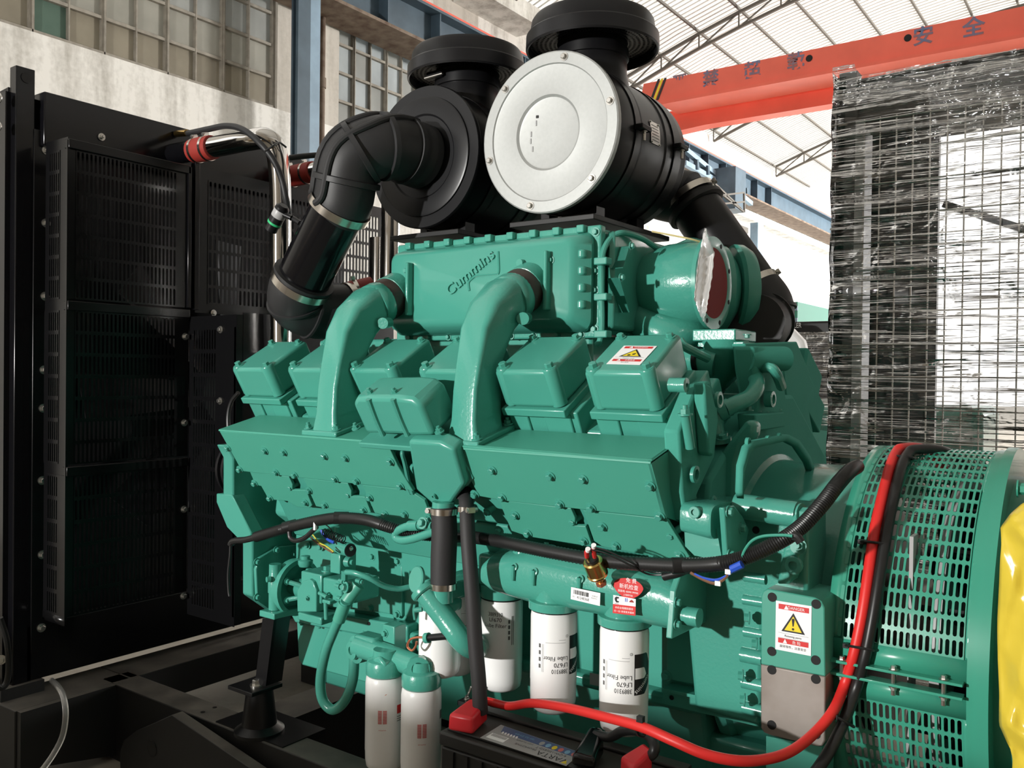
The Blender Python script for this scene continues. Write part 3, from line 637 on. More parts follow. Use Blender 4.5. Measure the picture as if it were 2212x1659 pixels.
# end box on the right of the cooler, with the brackets and thin green line
part(MB().box(xr+.006, xr+.03, af+.02, 2.86, zb_+.02, zt_-.012), 'aftercooler_end', 'cast', bevel=.012)
part(MB().box(xl-.12, xl-.005, af+.06, 2.86, zb_+.03, zt_-.10), 'aftercooler_end', 'cast', bevel=.03)
for (pa, pb) in (((1352,532),(1338,580)),((1330,600),(1352,675))):
    p, q = X_(*pa, xr+.05), X_(*pb, xr+.05); d = (q-p); a_, c_ = frame(d); part(MB().obox(p-a_*.009-Vector((.022,0,0)), d, a_*.018, Vector((.028,0,0))), 'bracket', 'cast', bevel=.004); bolt(p+Vector((.016,0,0)), (1,0,0), .012, E)
ln = [Y_(1289,745,af-.03), Y_(1296,735,af-.03), Y_(1300,700,af-.03), Y_(1299,640,af-.03), Y_(1299,570,af-.02), Y_(1306,535,af), Y_(1322,512,af+.03), Y_(1345,503,af+.06), Y_(1385,514,af+.14), Y_(1420,537,af+.22)]
part(MB().tube(ln, .0085, 10), 'coolant_line', 'green')
for py in (565,642,722):
    p = Y_(1290,py,af-.035); part(MB().box(p.x-.006, p.x+.035, af-.045, af-.014, p.z-.010, p.z+.010), 'line_clip', 'green', bevel=.003)
# ---- breather housing between the shields
b = MB(); 
us = [(760,872),(768,859),(800,858),(855,858),(888,862),(908,876),(938,943),(882,944),(875,941),(790,938)]
br = lab(part(MB().prism([B_(px,py,.012) for px,py in us], VN*-.115), 'breather_housing', 'green', bevel=.014, seg=3), 'rounded green breather housing between the two shields')
MB().bbox(B_(770,936,.012).x, B_(955,947,.012).x, .02, -.13, B_(860,943,.012).z*0-.012, .004).build('housing_foot', 'green', br, bevel=.003)
for px in (798,851): MB().tube([B_(px-2,862,.013), B_(px+14,905,.013), B_(px+30,941,.013)], .008, 8).build('rib', 'green', br); bolt(B_(px-3,857,.0)-VN*.012+UN*.002, UN, .0135, br, kind='stud')
for px, py in ((765,930),(945,938)): bolt(B_(px,py,.01)-VN*.01, UN, .013, br, kind='stud')
bolt(bank(B_(1000,930,.0).x-.09,-.12,.012), UN, .013, br, kind='stud')
b2 = [(880,952),(948,956),(980,972),(1003,1048),(975,1088),(935,1092),(897,1058)]
br2 = lab(part(MB().prism([B_(px,py,.032) for px,py in b2], VN*-.05), 'breather_outlet', 'green', bevel=.010, seg=3), 'angled green breather outlet above the black hoses')
MB().lathe(B_(938,1071,.035), VN, [(.007,0),(.007,.006),(.0035,.006),(.0035,.002)], 14).build('socket_screw', 'green', br2)
part(MB().prism([B_(985,973,.004),B_(1010,1010,.004),B_(1022,1033,.004),B_(1012,1048,.004),B_(990,1060,.004)], VN*-.006), 'lug_plate', 'green'); bolt(B_(1003,1012,.004), VN, .0135, E)
for dx in (0, 9):
    part(MB().tube([B_(866+dx*1.7,953,-.05), B_(855+dx*2,968,-.03), B_(850+dx*2.1,980,-.012), B_(856+dx*2,1000,-.01), B_(872+dx*1.2,1040,-.008), B_(886+dx*.6,1066,-.006)], .006, 8), 'drain_line', 'green')
MB().cyl(Y_(958,1084,1.80), Y_(957,1108,1.80), .030).build('outlet_stub', 'green', br2)
# ---- front gear case (far left)
gx = -2.5
gp = [X_(*q, gx) for q in ((488,962),(503,990),(503,1075),(545,1152),(545,1288),(600,1326),(660,1310),(700,1250),(760,1000),(740,940))]
part(MB().prism(gp, (-.055,0,0)), 'front_gear_case', 'green', bevel=.006)
part(MB().prism([X_(*q, gx+.012) for q in ((553,1230),(560,1205),(598,1182),(660,1175),(680,1320),(600,1330),(556,1300))], (-.02,0,0)), 'gear_case_cover', 'green', bevel=.003)
for px, py in ((555,1214),(597,1188),(555,1290),(634,1196)): bolt(X_(px,py,gx+.012), (1,0,0), .014, E)
part(MB().prism([Y_(467,1066,1.87),Y_(500,1068,1.87),Y_(505,1078,1.87),Y_(543,1152,1.90),Y_(540,1166,1.90),Y_(516,1166,1.90),Y_(492,1138,1.87),Y_(467,1085,1.87)], (0,.05,0)), 'front_bracket', 'green', bevel=.004)
p = X_(478,1010,-2.72); part(MB().lathe(p+Vector((-.03,.11,-.01)), (1,0,0), [(.115,0),(.115,.012),(.10,.015),(.10,.028),(.115,.031),(.115,.043),(.10,.046),(.10,.058)], 36), 'crank_pulley', 'satin')
# ---- crankcase side: doors, bosses, bolts (drawn on the side plane)
sy = 2.085
d1 = part(MB().prism([Y_(760,1187,sy),Y_(868,1197,sy),Y_(868,1332,sy),Y_(735,1306,sy),Y_(735,1210,sy)], (0,.03,0)), 'crankcase_door', 'green', bevel=.003)
for px, py in ((805,1202),(860,1212),(858,1327),(800,1313),(857,1270)): bolt(Y_(px,py,sy), (0,-1,0), .0135, d1)
part(MB().prism([Y_(640,1100,sy-.02),Y_(735,1095,sy-.02),Y_(940,1150,sy-.02),Y_(940,1340,sy+.02),Y_(640,1300,sy-.02)], (0,.03,0)), 'crankcase_side', 'green')
for px, py in ((665,1178),(693,1182),(735,1108),(640,1130)): bolt(Y_(px,py,sy-.02), (0,-1,0), .013, E)
d2 = part(MB().prism([Y_(1440,1327,sy-.02),Y_(1540,1323,sy-.02),Y_(1541,1488,sy-.02),Y_(1440,1468,sy-.02)], (0,.03,0)), 'crankcase_door', 'green', bevel=.003)
for px, py in ((1529,1336),(1527,1405),(1528,1478),(1440,1460)): bolt(Y_(px,py,sy-.02), (0,-1,0), .0145, d2)
part(MB().prism([Y_(1500,1230,sy),Y_(1620,1250,sy),Y_(1620,1540,sy),Y_(1430,1500,sy),Y_(1430,1330,sy)], (0,.05,0)), 'rear_crankcase_side', 'cast')
c = Y_(1572,1466,sy-.001); MB().lathe(c, (0,-1,0), [(.020,0),(.020,.001)], 20).build('core_hole', 'dark', E); MB().lathe(c+Vector((.004,-.0012,.005)), (0,-1,0), [(.015,0),(.015,.001)], 20).build('core_hole_floor', 'green', E)
part(MB().prism([Y_(1430,1487,sy-.06),Y_(1582,1518,sy-.06),Y_(1582,1524,sy-.06),Y_(1430,1494,sy-.06)], (0,.09,0)), 'pan_rail', 'green')
part(MB().prism([Y_(1432,1494,sy-.05),Y_(1640,1536,sy-.05),Y_(1640,1570,sy-.05),Y_(1432,1520,sy-.05)], (0,.06,0)), 'pan_rail_side', 'green')
part(MB().prism([(-.95,2.16,.62),(-.95,2.84,.62),(-.95,2.78,.40),(-.95,2.22,.40)], (.25,0,0)), 'rear_pan', 'green', bevel=.02)
MB().lathe(Y_(1451,1507,sy-.051), (0,-1,0), [(.006,0),(.006,.001)], 12).build('hole', 'dark', E)
# ------------------------------------------------------------------ oil cooler / lube filter head
words('Lube Filter', 'LF670', '3889310', 'cummins', '41248368', 'SO', 'SO98127', 'MOSTYU', '免 费', '新机检查', '报装电 40090 99990', '上海弗列加', '©', 'mm', '本机全程跟踪服务', '打一扫 享受更多服务',
      'Fleetguard', 'VARTA', 'PROMOTIVE', '6-QW-120(850)-T', 'HD SUPER', '特征在此', 'KOHLER', 'R')
hd = thing('oil_filter_head', 'long green cast oil filter head carrying the white lube filters, with barcode and red stickers', 'filter head', (-1.15, 1.93, 1.0))
hy = 1.90
def sec(px, pyt, pyb, y=hy, depth=.19, sq=3.0):
    t, b_ = Y_(px, pyt, y-.02), Y_(px, pyb, y-.05); c = Vector((t.x, y+.035, (t.z+b_.z)/2)); return (c, (0, depth/2, 0), (0, 0, (t.z-b_.z)/2), sq)
b = MB(); loft(b, [sec(1058,1205,1272), sec(1072,1190,1288), sec(1150,1184,1314), sec(1250,1206,1331), sec(1350,1225,1350), sec(1440,1243,1370), sec(1462,1255,1374), sec(1470,1260,1370)], 32)
body = b.build('head_casting', 'cast', hd, angle=50)
xe = Y_(1467,1300,hy).x
MB().prism([Vector((xe,hy-.07,.955)),Vector((xe,hy-.055,1.06)),Vector((xe,hy+.03,1.16)),Vector((xe,hy+.14,1.16)),Vector((xe,hy+.14,.95))], (.016,0,0)).build('end_plate', 'green', hd, bevel=.003)
for y, z in ((hy-.05,.985),(hy-.05,1.035),(hy+.03,1.135)): bolt((xe+.016,y,z), (1,0,0), .013, hd)
MB().cyl((xe+.016,hy-.02,1.0),(xe+.06,hy-.02,1.0),.022).build('end_port', 'cast', hd)
for px, py in ((1131,1187),(1180,1194)):
    p = Y_(px, py+4, hy-.005); MB().lathe(p-Vector((0,0,.02)), (0,0,1), [(.034,0),(.029,.018),(.028,.040),(.026,.042)], 24).build('dome_cap', 'cast', hd); bolt(p+Vector((0,0,.022)), (0,0,1), .011, hd)
for px, py in ((1109,1222),(1153,1232),(1252,1248)):
    p = Y_(px, py, hy-.064); MB().lathe(p-Vector((0,-.03,.012)), (0,-1,.3), [(.010,0),(.010,.03),(.006,.031),(.006,.02)], 16).build('threaded_boss', 'cast', hd)
    MB().tube([p, p+Vector((-.001,.0,-.02)), p+Vector((-.002,.0,-.038))], .006, 8).build('drip', 'cast', hd)
# head collars over the filters
FS = [(-1.009, 1.89, H-.597), (-1.212, 1.89, H-.592), (-1.458, 2.00, H-.622), (-1.625, 2.0, H-.612)]
for x, y, z in FS[:2]:
    MB().lathe((x,y,z-.004), (0,0,1), [(.060,0),(.0655,.003),(.066,.020),(.064,.023),(.050,.024),(.048,.09)], 40).build('filter_seat', 'cast', hd)
for x, y, z in FS[2:3]:
    MB().lathe((x,y,z-.004), (0,0,1), [(.058,0),(.061,.003),(.061,.034),(.055,.037)], 36).build('filter_seat', 'green', hd); MB().box(x-.05, -1.30, y-.05, y+.06, z+.03, z+.12).build('head_arm', 'cast', hd, bevel=.01)
# ---- lube filters (local coordinates: hanging down from their seat)
def bend_on(r, phi, z0, flip=False):
    s = -1 if flip else 1
    def f(x, y):
        a = phi + s*x/r; return Vector((r*math.sin(a), -r*math.cos(a), z0+s*y))
    return f
def bent_panel(r, phi, z0, outline, flip=False, sub=10):
    """thin curved print from an outline in label coordinates: strips along x"""
    f = bend_on(r, phi, z0, flip); xs = [p[0] for p in outline]; x0, x1 = min(xs), max(xs); b = MB(); cols = []
    for i in range(sub+1):
        x = x0+(x1-x0)*i/sub; x = min(max(x, x0+1e-6), x1-1e-6); ys = []
        for k in range(len(outline)):
            (xa,ya),(xb,yb) = outline[k], outline[(k+1)%len(outline)]
            if (xa-x)*(xb-x) <= 0 and xa != xb: ys.append(ya+(yb-ya)*(x-xa)/(xb-xa))
        cols.append((x, min(ys), max(ys)))
    b.add([f(x, y) for c in cols for x, y in ((c[0],c[1]),(c[0],c[2]))], [(2*i,2*i+2,2*i+3,2*i+1) for i in range(sub)])
    return b
def put(name, b, m, parent): o = b.build(name, m, flat=True); o.parent = parent; return o
def lube_filter(loc, label, phi, L=.262, flip=True, upright=False):
    t = thing('lube_filter', label, 'oil filter', loc, 'white lube filters')
    def p(n, b, m, **k): o = b.build(n, m, None, **k); o.parent = t; return o
    p('canister', MB().lathe((0,0,-L), (0,0,1), [(.030,.0),(.046,.002),(.055,.010),(.0585,.028),(.059,.05),(.059,.075),(.0596,.080),(.0596,L-.02),(.057,L-.006),(.055,L)], 44), 'white', angle=45)
    p('seal_rim', MB().lathe((0,0,-.006), (0,0,1), [(.0595,0),(.0595,.005)], 36, False, False), 'dark')
    r = .0599; fl = flip
    zc = -.135
    if not upright:
        # black emblem: block C with the name along its lower diagonal, printed upside down
        f = lambda o: bent_panel(r, phi+.42, zc+.03, o, True)
        put('printed_emblem', f([(0,-.045),(.0,.052),(-.032,.052),(-.052,.03),(-.052,-.02),(-.04,-.045)]), 'ink', t)
        put('printed_emblem', bent_panel(r+.0002, phi+.42, zc+.03, [(-.002,-.012),(-.002,.014),(-.03,.014),(-.038,.006),(-.03,-.012)], True), 'white', t)
        q = text('cummins', (0,0,0), (1,0,0), (0,0,1), .017, 'white', None, name='printed_word', width=.055, bend=lambda x, y: bend_on(r+.0005, phi+.42, zc+.03, True)(-.026+x*.8-y*.62, .030+x*.62+y*.8)); q.parent = t
        for w, dx, dy, s in (('Lube Filter',.034,.010,.064),('LF670',.020,.026,.036),('3889310',.023,.042,.042)):
            q = text(w, (0,0,0), (1,0,0), (0,0,1), .0155, 'ink', None, name='printed_word', width=s, bend=lambda x, y, dx=dx, dy=dy: bend_on(r, phi+.42, zc+.03, True)(dx+.004+x, dy+y)); q.parent = t
        q = text('©', (0,0,0), (1,0,0), (0,0,1), .01, 'greyink', None, name='printed_word', bend=lambda x, y: bend_on(r, phi+.42, zc+.03, True)(.008+x, -.046+y)); q.parent = t
        for k, (w, dy) in enumerate(((.052,-.030),(.018,-.037))): put('printed_line', bent_panel(r, phi+.42, zc+.03, [(.012,dy),(.012,dy+.0011),(.012+w,dy+.0011),(.012+w,dy)], True), 'greylabel', t)
        for k in range(4): put('printed_mark', bent_panel(r, phi-.92, zc+.05-.017*k, [(-.003,-.005),(-.003,.005),(.003,.005),(.003,-.005)]), 'greyink', t)
        for x0 in (-.80, -.74): put('printed_line', bent_panel(r, phi+x0, zc+.025, [(-.0005,-.04),(-.0005,.03),(.0005,.03),(.0005,-.04)], sub=1), 'greylabel', t)
    else:
        for w, dy, s in (('3889310',.095,.042),('LF670',.080,.036),('Lube Filter',.064,.064)):
            q = text(w, (0,0,0), (1,0,0), (0,0,1), .0155, 'ink', None, name='printed_word', width=s, bend=lambda x, y, dy=dy: bend_on(r, phi-.30, zc, False)(x, dy+y)); q.parent = t
        for k in range(4): put('printed_mark', bent_panel(r, phi+.36, zc+.075-.015*k, [(-.003,-.005),(-.003,.005),(.003,.005),(.003,-.005)]), 'greyink', t)
        for x0 in (.50, .58): put('printed_line', bent_panel(r, phi+x0, zc+.05, [(-.001,-.04),(-.001,.04),(.001,.04),(.001,-.04)]), 'greyink', t)
    return t
def facing(x, y): return -math.atan2(-x, y)*-1 if False else math.atan2(-x, y)
lube_filter(FS[0], 'white lube filter with upside-down black emblem, largest and rightmost below the filter head', facing(*FS[0][:2])+.0)
lube_filter(FS[1], 'white lube filter with upside-down print, directly left of the rightmost filter', facing(*FS[1][:2])+.30)
lube_filter(FS[2], 'white lube filter with upright print, just right of the tall thin black hose', facing(*FS[2][:2]), upright=True)
lube_filter(FS[3], 'white lube filter mostly hidden between the two vertical black hoses', facing(*FS[3][:2])+.5)
t = thing('coolant_filter', 'plain white filter canister hanging low behind the diagonal filler tube', 'filter', (-1.575, 1.87, .905))
L = .19
o = MB().lathe((0,0,-L), (0,0,1), [(.030,.0),(.046,.002),(.055,.012),(.0585,.03),(.0585,L-.006),(.055,L)], 44).build('canister', 'white', angle=45); o.parent = t
o = MB().lathe((0,0,-.004), (0,0,1), [(.0585,0),(.06,.004),(.06,.02),(.052,.03)], 32).build('seat', 'green'); o.parent = t
o = MB().box(-.05,.05,-.02,.2,.02,.07).build('mount_head', 'cast', bevel=.01); o.parent = t
# ---- stickers on the filter head
def flatq(px, y):   # four pixels to four points on the plane y
    return [Y_(a, b_, y) for a, b_ in px]
sy_ = 1.826
p = flatq(((1233,1308),(1296,1310-0),(1297,1282),(1234,1268)), sy_)
p = flatq(((1233,1294),(1296,1309),(1297,1281),(1234,1268)), sy_)
st = lab(quad('barcode_label', p, 'paper', hd), 'white barcode label'); ux = (p[1]-p[0]); uy = (p[3]-p[0]); n = ux.cross(uy).normalized()
def at_(x, y, e=.0009): return p[0]+ux*x+uy*y+n*e
random.seed(11); x = .10
while x < .62:
    w = random.choice((.008,.012,.02)); MB().prism([at_(x,.5),at_(x+w,.5),at_(x+w,.85),at_(x,.85)], n*.0002).build('printed_bar', 'ink', st, flat=True); x += w+random.choice((.008,.014,.02))
text('41248368', at_(.42,.28), ux, uy, .0095, 'ink', st, width=.034); text('SO', at_(.1,.28), ux, uy, .005, 'greyink', st); text('SO98127', at_(.82,.68), ux, uy, .0042, 'greyink', st); text('MOSTYU', at_(.80,.5), ux, uy, .0040, 'greyink', st)
# red drop-shaped sticker and the square one beneath
c = Y_(1357,1268,sy_-.003); a1 = (Y_(1391,1272,sy_-.003)-Y_(1326,1262,sy_-.003)).normalized(); w = (Y_(1391,1272,sy_-.003)-Y_(1326,1262,sy_-.003)).length/2
dn = Vector((0,0,1)); outline = []
for k in range(36):
    t_ = 2*PI*k/36; yy = math.sin(t_); outline.append(c+a1*(math.cos(t_)*w*(1 if yy > 0 else (1-.22*abs(yy))))+dn*yy*w*(.52 if yy > 0 else .68))
s1 = lab(MB().prism(outline, (0,-.0008,0)).build('drop_sticker', 'red', hd, flat=True), 'red drop shaped sticker with white Chinese print')
e = Vector((0,-.001,0))
for wd, dx, dy, s in (('免 费',.008,.016,.0125),('新机检查',.002,.001,.0125),('报装电 40090 99990',0,-.011,.0062),('上海弗列加',0,-.019,.005)): text(wd, c+a1*dx+dn*dy+e, a1, dn, s, 'paper', s1)
p = flatq(((1324,1324),(1373,1330),(1373.5,1294),(1325,1285)), sy_-.004); ux = p[1]-p[0]; uy = p[3]-p[0]; n = ux.cross(uy).normalized()
s2 = lab(quad('service_sticker', p, 'paper', hd), 'white and red service sticker')
MB().prism([at_(0,0),at_(1,0),at_(1,.5),at_(0,.5)], n*.0002).build('printed_band', 'red', s2, flat=True)
text('本机全程跟踪服务', at_(.5,.34,.0013), ux, uy, .0058, 'paper', s2, width=ux.length*.8); text('打一扫 享受更多服务', at_(.5,.14,.0013), ux, uy, .0052, 'paper', s2, width=ux.length*.88)
MB().prism([at_(x,y) for x,y in ((.08,.72),(.15,.60),(.26,.62),(.26,.69),(.18,.70),(.17,.82),(.26,.84),(.26,.91),(.14,.93),(.07,.85))], n*.0002).build('printed_logo', 'ink', s2, flat=True)
text('cummins', at_(.16,.54), ux, uy, .0035, 'ink', s2)
for x in (.53,.60): MB().prism([at_(x,.70),at_(x+.03,.70),at_(x+.03,.9),at_(x,.9)], n*.0002).build('printed_logo', 'wireblue', s2, flat=True)
MB().prism([at_(.72,.70),at_(.92,.70),at_(.9,.77),at_(.82,.85),at_(.73,.77)], n*.0002).build('printed_logo', 'redhose', s2, flat=True)
# ---- brass pressure sensor on the head
p = Y_(1300,1262,1.80); q = Y_(1276,1203,1.755); ax = (q-p).normalized()
t = thing('pressure_sensor', 'brass oil pressure sensor with two red wire terminals standing on the filter head', 'sensor', p)
MB().lathe(p, ax, [(.013,0),(.013,.010)], 6).build('hex_nut', 'copper', t); MB().cyl(p+ax*.008, p+ax*.022, .009).build('stem', 'brass', t)
MB().lathe(p+ax*.018, ax, [(.010,0),(.020,.006),(.025,.012),(.0255,.016),(.0235,.018),(.0235,.052),(.020,.055)], 32).build('can', 'brass', t)
MB().lathe(p+ax*.073, ax, [(.016,0),(.015,.006)], 20).build('insulator', 'ink', t)
a_, c_ = frame(ax)
for s, (wx, wy) in ((-1,(1270,1190)),(1,(1283,1182))):
    b0 = p+ax*.076+_r*(.009*s); MB().cyl(b0, b0+ax*.012, .005, n=8).build('terminal', 'brass', t)
    e0 = Y_(wx, wy, 1.735); o = lab(MB().tube([b0+ax*.008, (b0+e0)/2+ax*.01, e0], .0055, 8).build('boot', 'red', t), 'red terminal boot'); MB().cyl(e0, e0+(e0-b0).normalized()*.008, .006, n=10).build('ferrule', 'paper', o)
w1 = [Y_(*q, yy) for q, yy in (((1274,1186),1.735),((1310,1196),1.74),((1360,1220),1.76),((1400,1240),1.80),((1440,1242),1.81))]
MB().tube(w1, .0022, 6).build('wire', 'ink', t); MB().tube([v+Vector((.004,0,.006)) for v in w1], .0022, 6).build('wire', 'ink', t)
lab(MB().tube([Y_(1434,1245,1.81), Y_(1462,1238,1.81), Y_(1482,1230,1.815)], .0105, 12).build('tape_wrap', 'harness', t), 'black taped wire joint')
# ------------------------------------------------------------------ fuel pump and its drive
fp = thing('fuel_pump', 'green fuel injection pump cluster with drive flange at the front left of the engine', 'fuel pump', (-2.33, 1.92, .86))
py_ = 1.86
c = Y_(640,1268,1.95); dd = Vector((1,-.0,0))
MB().lathe(c-Vector((.02,0,0)), dd, [(.092,0),(.092,.035),(.078,.036),(.078,.006)], 40, True, True).build('drive_flange', 'green', fp)
MB().lathe(c-Vector((.015,0,0)), dd, [(.026,0),(.036,.06),(.05,.12)], 24).build('drive_neck', 'cast', fp)
for aa in (60,-60,120,-120):
    v = Vector((.012, .062*math.cos(R(aa+90)), .062*math.sin(R(aa+90)))); MB().cyl(c+v*1.0, c+Vector((.08,v.y*.4,v.z*.4)), .008, n=8).build('flange_arm', 'cast', fp); bolt(c+v+Vector((.004,0,0)), (1,0,0), .012, fp)
# upright column with its square base
cx = Y_(594,1260,1.88)
zt_c, zb_c = Y_(594,1218,1.88).z, Y_(594,1316,1.88).z
MB().lathe((cx.x,cx.y,zb_c), (0,0,1), [(.020,0),(.020,.055),(.0225,.056),(.0225,.105),(.0195,.112),(.0195,zt_c-zb_c)], 24).build('upright_pipe', 'cast', fp)
MB().cyl(Y_(584,1251,1.855), Y_(584,1251,1.855)+Vector((-.004,-.012,0)), .009, n=14).build('cross_bolt', 'green', fp)
bz = Y_(592,1318,1.86).z
q = Y_(560,1318,1.845); MB().box(q.x, q.x+.074, q.y, q.y+.115, bz-.026, bz-.006).build('base_block', 'green', fp, bevel=.003)
# pump bodies
p0, p1 = Y_(650,1233,py_), Y_(694,1330,py_); MB().box(p0.x, p1.x, py_, py_+.13, p1.z+.035, p0.z).build('pump_body', 'green', fp, bevel=.004)
bolt((p1.x-.03, py_+.05, p0.z), (0,0,1), .018, fp)
p2 = [Y_(641,1275,py_-.012),Y_(655,1255,py_-.012),Y_(668,1251,py_-.012),Y_(676,1256,py_-.012),Y_(683,1275,py_-.012),Y_(683,1322,py_-.012),Y_(642,1322,py_-.012)]
MB().prism(p2, (0,.05,0)).build('governor_cover', 'green', fp, bevel=.003); bolt(Y_(665,1292,py_-.012), (.25,-1,0), .010, fp, kind='stud')
q0, q1 = Y_(697,1247,py_), Y_(738,1310,py_); MB().box(q0.x, q1.x, py_, py_+.13, q1.z+.01, q0.z).build('gear_pump', 'cast', fp, bevel=.005)
q0, q1 = Y_(735,1251,py_+.02), Y_(766,1305,py_+.02); MB().box(q0.x, q1.x, py_+.02, py_+.13, q1.z, q0.z).build('gear_pump', 'cast', fp, bevel=.008)
for px, py in ((733,1254),(726,1264),(728,1291),(770,1254),(700,1283),(742,1262)):
    a_ = Y_(px,py,py_-.002); MB().cyl(a_, a_+Vector((.025,-.004,0)), .006, n=10).build('spindle', 'green', fp); bolt(a_+Vector((.022,-.004,0)), (1,0,0), .0095, fp)
a_ = Y_(690,1281,py_-.01); MB().cyl(a_, a_+Vector((.045,-.01,-.004)), .0062, n=10).build('throttle_shaft', 'green', fp)
a_ = Y_(703,1302,py_-.02); MB().cyl(a_, a_-Vector((-.004,0,.05)), .006, n=10).build('lever', 'green', fp); MB().obox(a_-Vector((.016,0,.004)), (.035,0,0), (0,.03,0), (0,0,.012)).build('lever', 'green', fp, bevel=.003)
q0, q1 = Y_(643,1322,py_+.01), Y_(694,1338,py_+.01); MB().box(q0.x, q1.x, py_+.01, py_+.1, q1.z-.02, q0.z).build('pump_foot', 'green', fp, bevel=.004)
# solenoid block above
q0, q1 = Y_(713,1194,py_+.03), Y_(734,1234,py_+.03); MB().box(q0.x, q1.x, py_+.03, py_+.10, q1.z-.01, q0.z).build('shutoff_block', 'green', fp, bevel=.003)
c = Vector((q1.x, py_+.06, (q0.z+q1.z)/2)); MB().lathe(c, (1,0,0), [(.019,0),(.015,.018),(.008,.019),(.008,.028)], 20).build('plug', 'green', fp)
c = Y_(737,1183,py_+.04); MB().cyl(c, c+Vector((.05,-.01,0)), .021, n=24).build('solenoid', 'green', fp); MB().cyl(c+Vector((.05,-.01,0)), c+Vector((.054,-.011,0)), .019, n=20).build('solenoid_end', 'satin', fp); bolt(c+Vector((.054,-.011,.006)), (1,0,0), .007, fp, 'steel')
MB().cyl(Y_(728,1138,1.95), Y_(727,1160,1.95), .008).build('fitting', 'green', fp)
# thin return hose to the right, elbow and long U-shaped hose
MB().tube([Y_(*q, yy) for q, yy in (((748,1236),1.85),((768,1238),1.85),((800,1250),1.87),((830,1266),1.91),((860,1272),1.95),((885,1268),1.98))], .0085, 12).build('return_hose', 'cast', fp)
a_ = Y_(744,1243,1.855); MB().cyl(a_-Vector((0,0,.014)), a_+Vector((0,0,.014)), .010, n=6).build('hose_elbow', 'green', fp)
a_, c_ = Y_(757,1274,1.845), Y_(744,1305,1.84); MB().cyl(a_+Vector((.012,.02,.012)), c_, .020, n=20).build('hose_elbow', 'sheet', fp); bolt(a_+Vector((-.006,-.012,.008)), (-.3,-1,.2), .017, fp)
U = [(747,1300),(735,1330),(720,1365),(706,1400),(696,1440),(692,1475),(695,1505),(705,1524),(720,1533),(738,1522),(752,1500),(762,1468),(765,1432),(764,1408)]
MB().tube([Y_(*q, 1.83+.004*i) for i, q in enumerate(U)], .0155, 14).build('fuel_hose', 'cast', fp)
MB().cyl(Y_(745,1303,1.832), Y_(732,1340,1.832), .019, n=24).build('hose_ferrule', 'sheet', fp)
for q, (x, y) in enumerate(((668,1238),)): bolt(Y_(x,y,py_+.05), (0,0,1), .017, fp)
MB().lathe(Y_(660,1210,1.93)-Vector((0,0,.02)), (0,0,1), [(.020,0),(.024,.008),(.024,.02),(.015,.024),(.015,.034)], 20).build('cap', 'cast', fp)
# colourful wires at the solenoid
for mm, pts in (('wireyellow',((674,1153),(690,1172),(705,1180),(721,1192))),('wirebrown',((670,1160),(684,1172),(700,1183),(719,1194))),('wireblue',((694,1145),(700,1156),(710,1166),(722,1172)))):
    MB().tube([Y_(*q, 1.85) for q in pts], .0026 if mm != 'wireblue' else .005, 6).build('wire', mm, fp)
sp = []
for i in range(60):
    q = Y_(700+i*.75, 1150+i*.28, 1.85); sp.append(q+_r*0+Vector((0,.011*math.cos(i*1.05),.011*math.sin(i*1.05))))
MB().tube(sp, .0018, 5, 3).build('coiled_wire', 'ink', fp)
MB().tube([Y_(*q,1.85) for q in ((680,1132),(700,1132),(716,1145),(722,1165),(728,1176))], .0018, 5).build('wire', 'ink', fp)
# ------------------------------------------------------------------ fuel filters and head
fh = thing('filter_manifold', 'green tubular fuel filter head with elbows above the two white fuel filters', 'filter head', (-1.68, 1.83, .75))
zz = Y_(770,1400,1.83).z
MB().tube([Y_(773,1395,1.83), Y_(820,1410,1.83), Y_(870,1428,1.83), Y_(915,1447,1.83)], .032, 20, 4).build('manifold', 'cast', fh)
q = Y_(760,1408,1.80); MB().lathe(q+Vector((0,.05,0)), (-.2,-1,0), [(.040,0),(.040,.03),(.026,.032),(.026,.046),(.012,.047),(.012,.04)], 28).build('banjo', 'cast', fh)
MB().box(q.x-.015, q.x+.075, 1.815, 1.88, q.z-.01, q.z+.045).build('head_block', 'cast', fh, bevel=.012)
q = Y_(815,1440,1.77); MB().prism([q+Vector((-.02,0,.02)),q+Vector((.005,0,.03)),q+Vector((.03,0,.012)),q+Vector((.028,0,-.03)),q+Vector((-.01,0,-.022))], (0,.05,0)).build('elbow', 'green', fh, bevel=.006)
MB().cyl(Y_(820,1455,1.79), Y_(826,1478,1.785), .018, n=6).build('hex_fitting', 'green', fh); MB().cyl(Y_(825,1475,1.785), Y_(834,1500,1.78), .0125, n=16).build('stub', 'green', fh); MB().cyl(Y_(834,1500,1.78), Y_(834.6,1501.6,1.78), .0115, n=16).build('red_tip', 'copper', fh)
q = Y_(838,1357,1.86); MB().box(q.x-.012, q.x+.035, 1.85, 1.9, q.z-.11, q.z+.012).build('bracket', 'green', fh, bevel=.003); bolt(Y_(832,1368,1.85), (0,-1,0), .012, fh)
q = Y_(900,1447,1.775); MB().lathe(Y_(905,1440,1.80), (.6,-.8,0), [(.032,0),(.032,.02),(.018,.022),(.018,.012)], 20).build('end_port', 'cast', fh)
for x in (-1.724, -1.588):
    z = .705 if x < -1.7 else .70; MB().lathe((x,1.81,z-.003), (0,0,1), [(.052,0),(.0545,.003),(.0545,.030),(.050,.040),(.036,.046),(.034,.07)], 36).build('filter_seat', 'cast', fh)
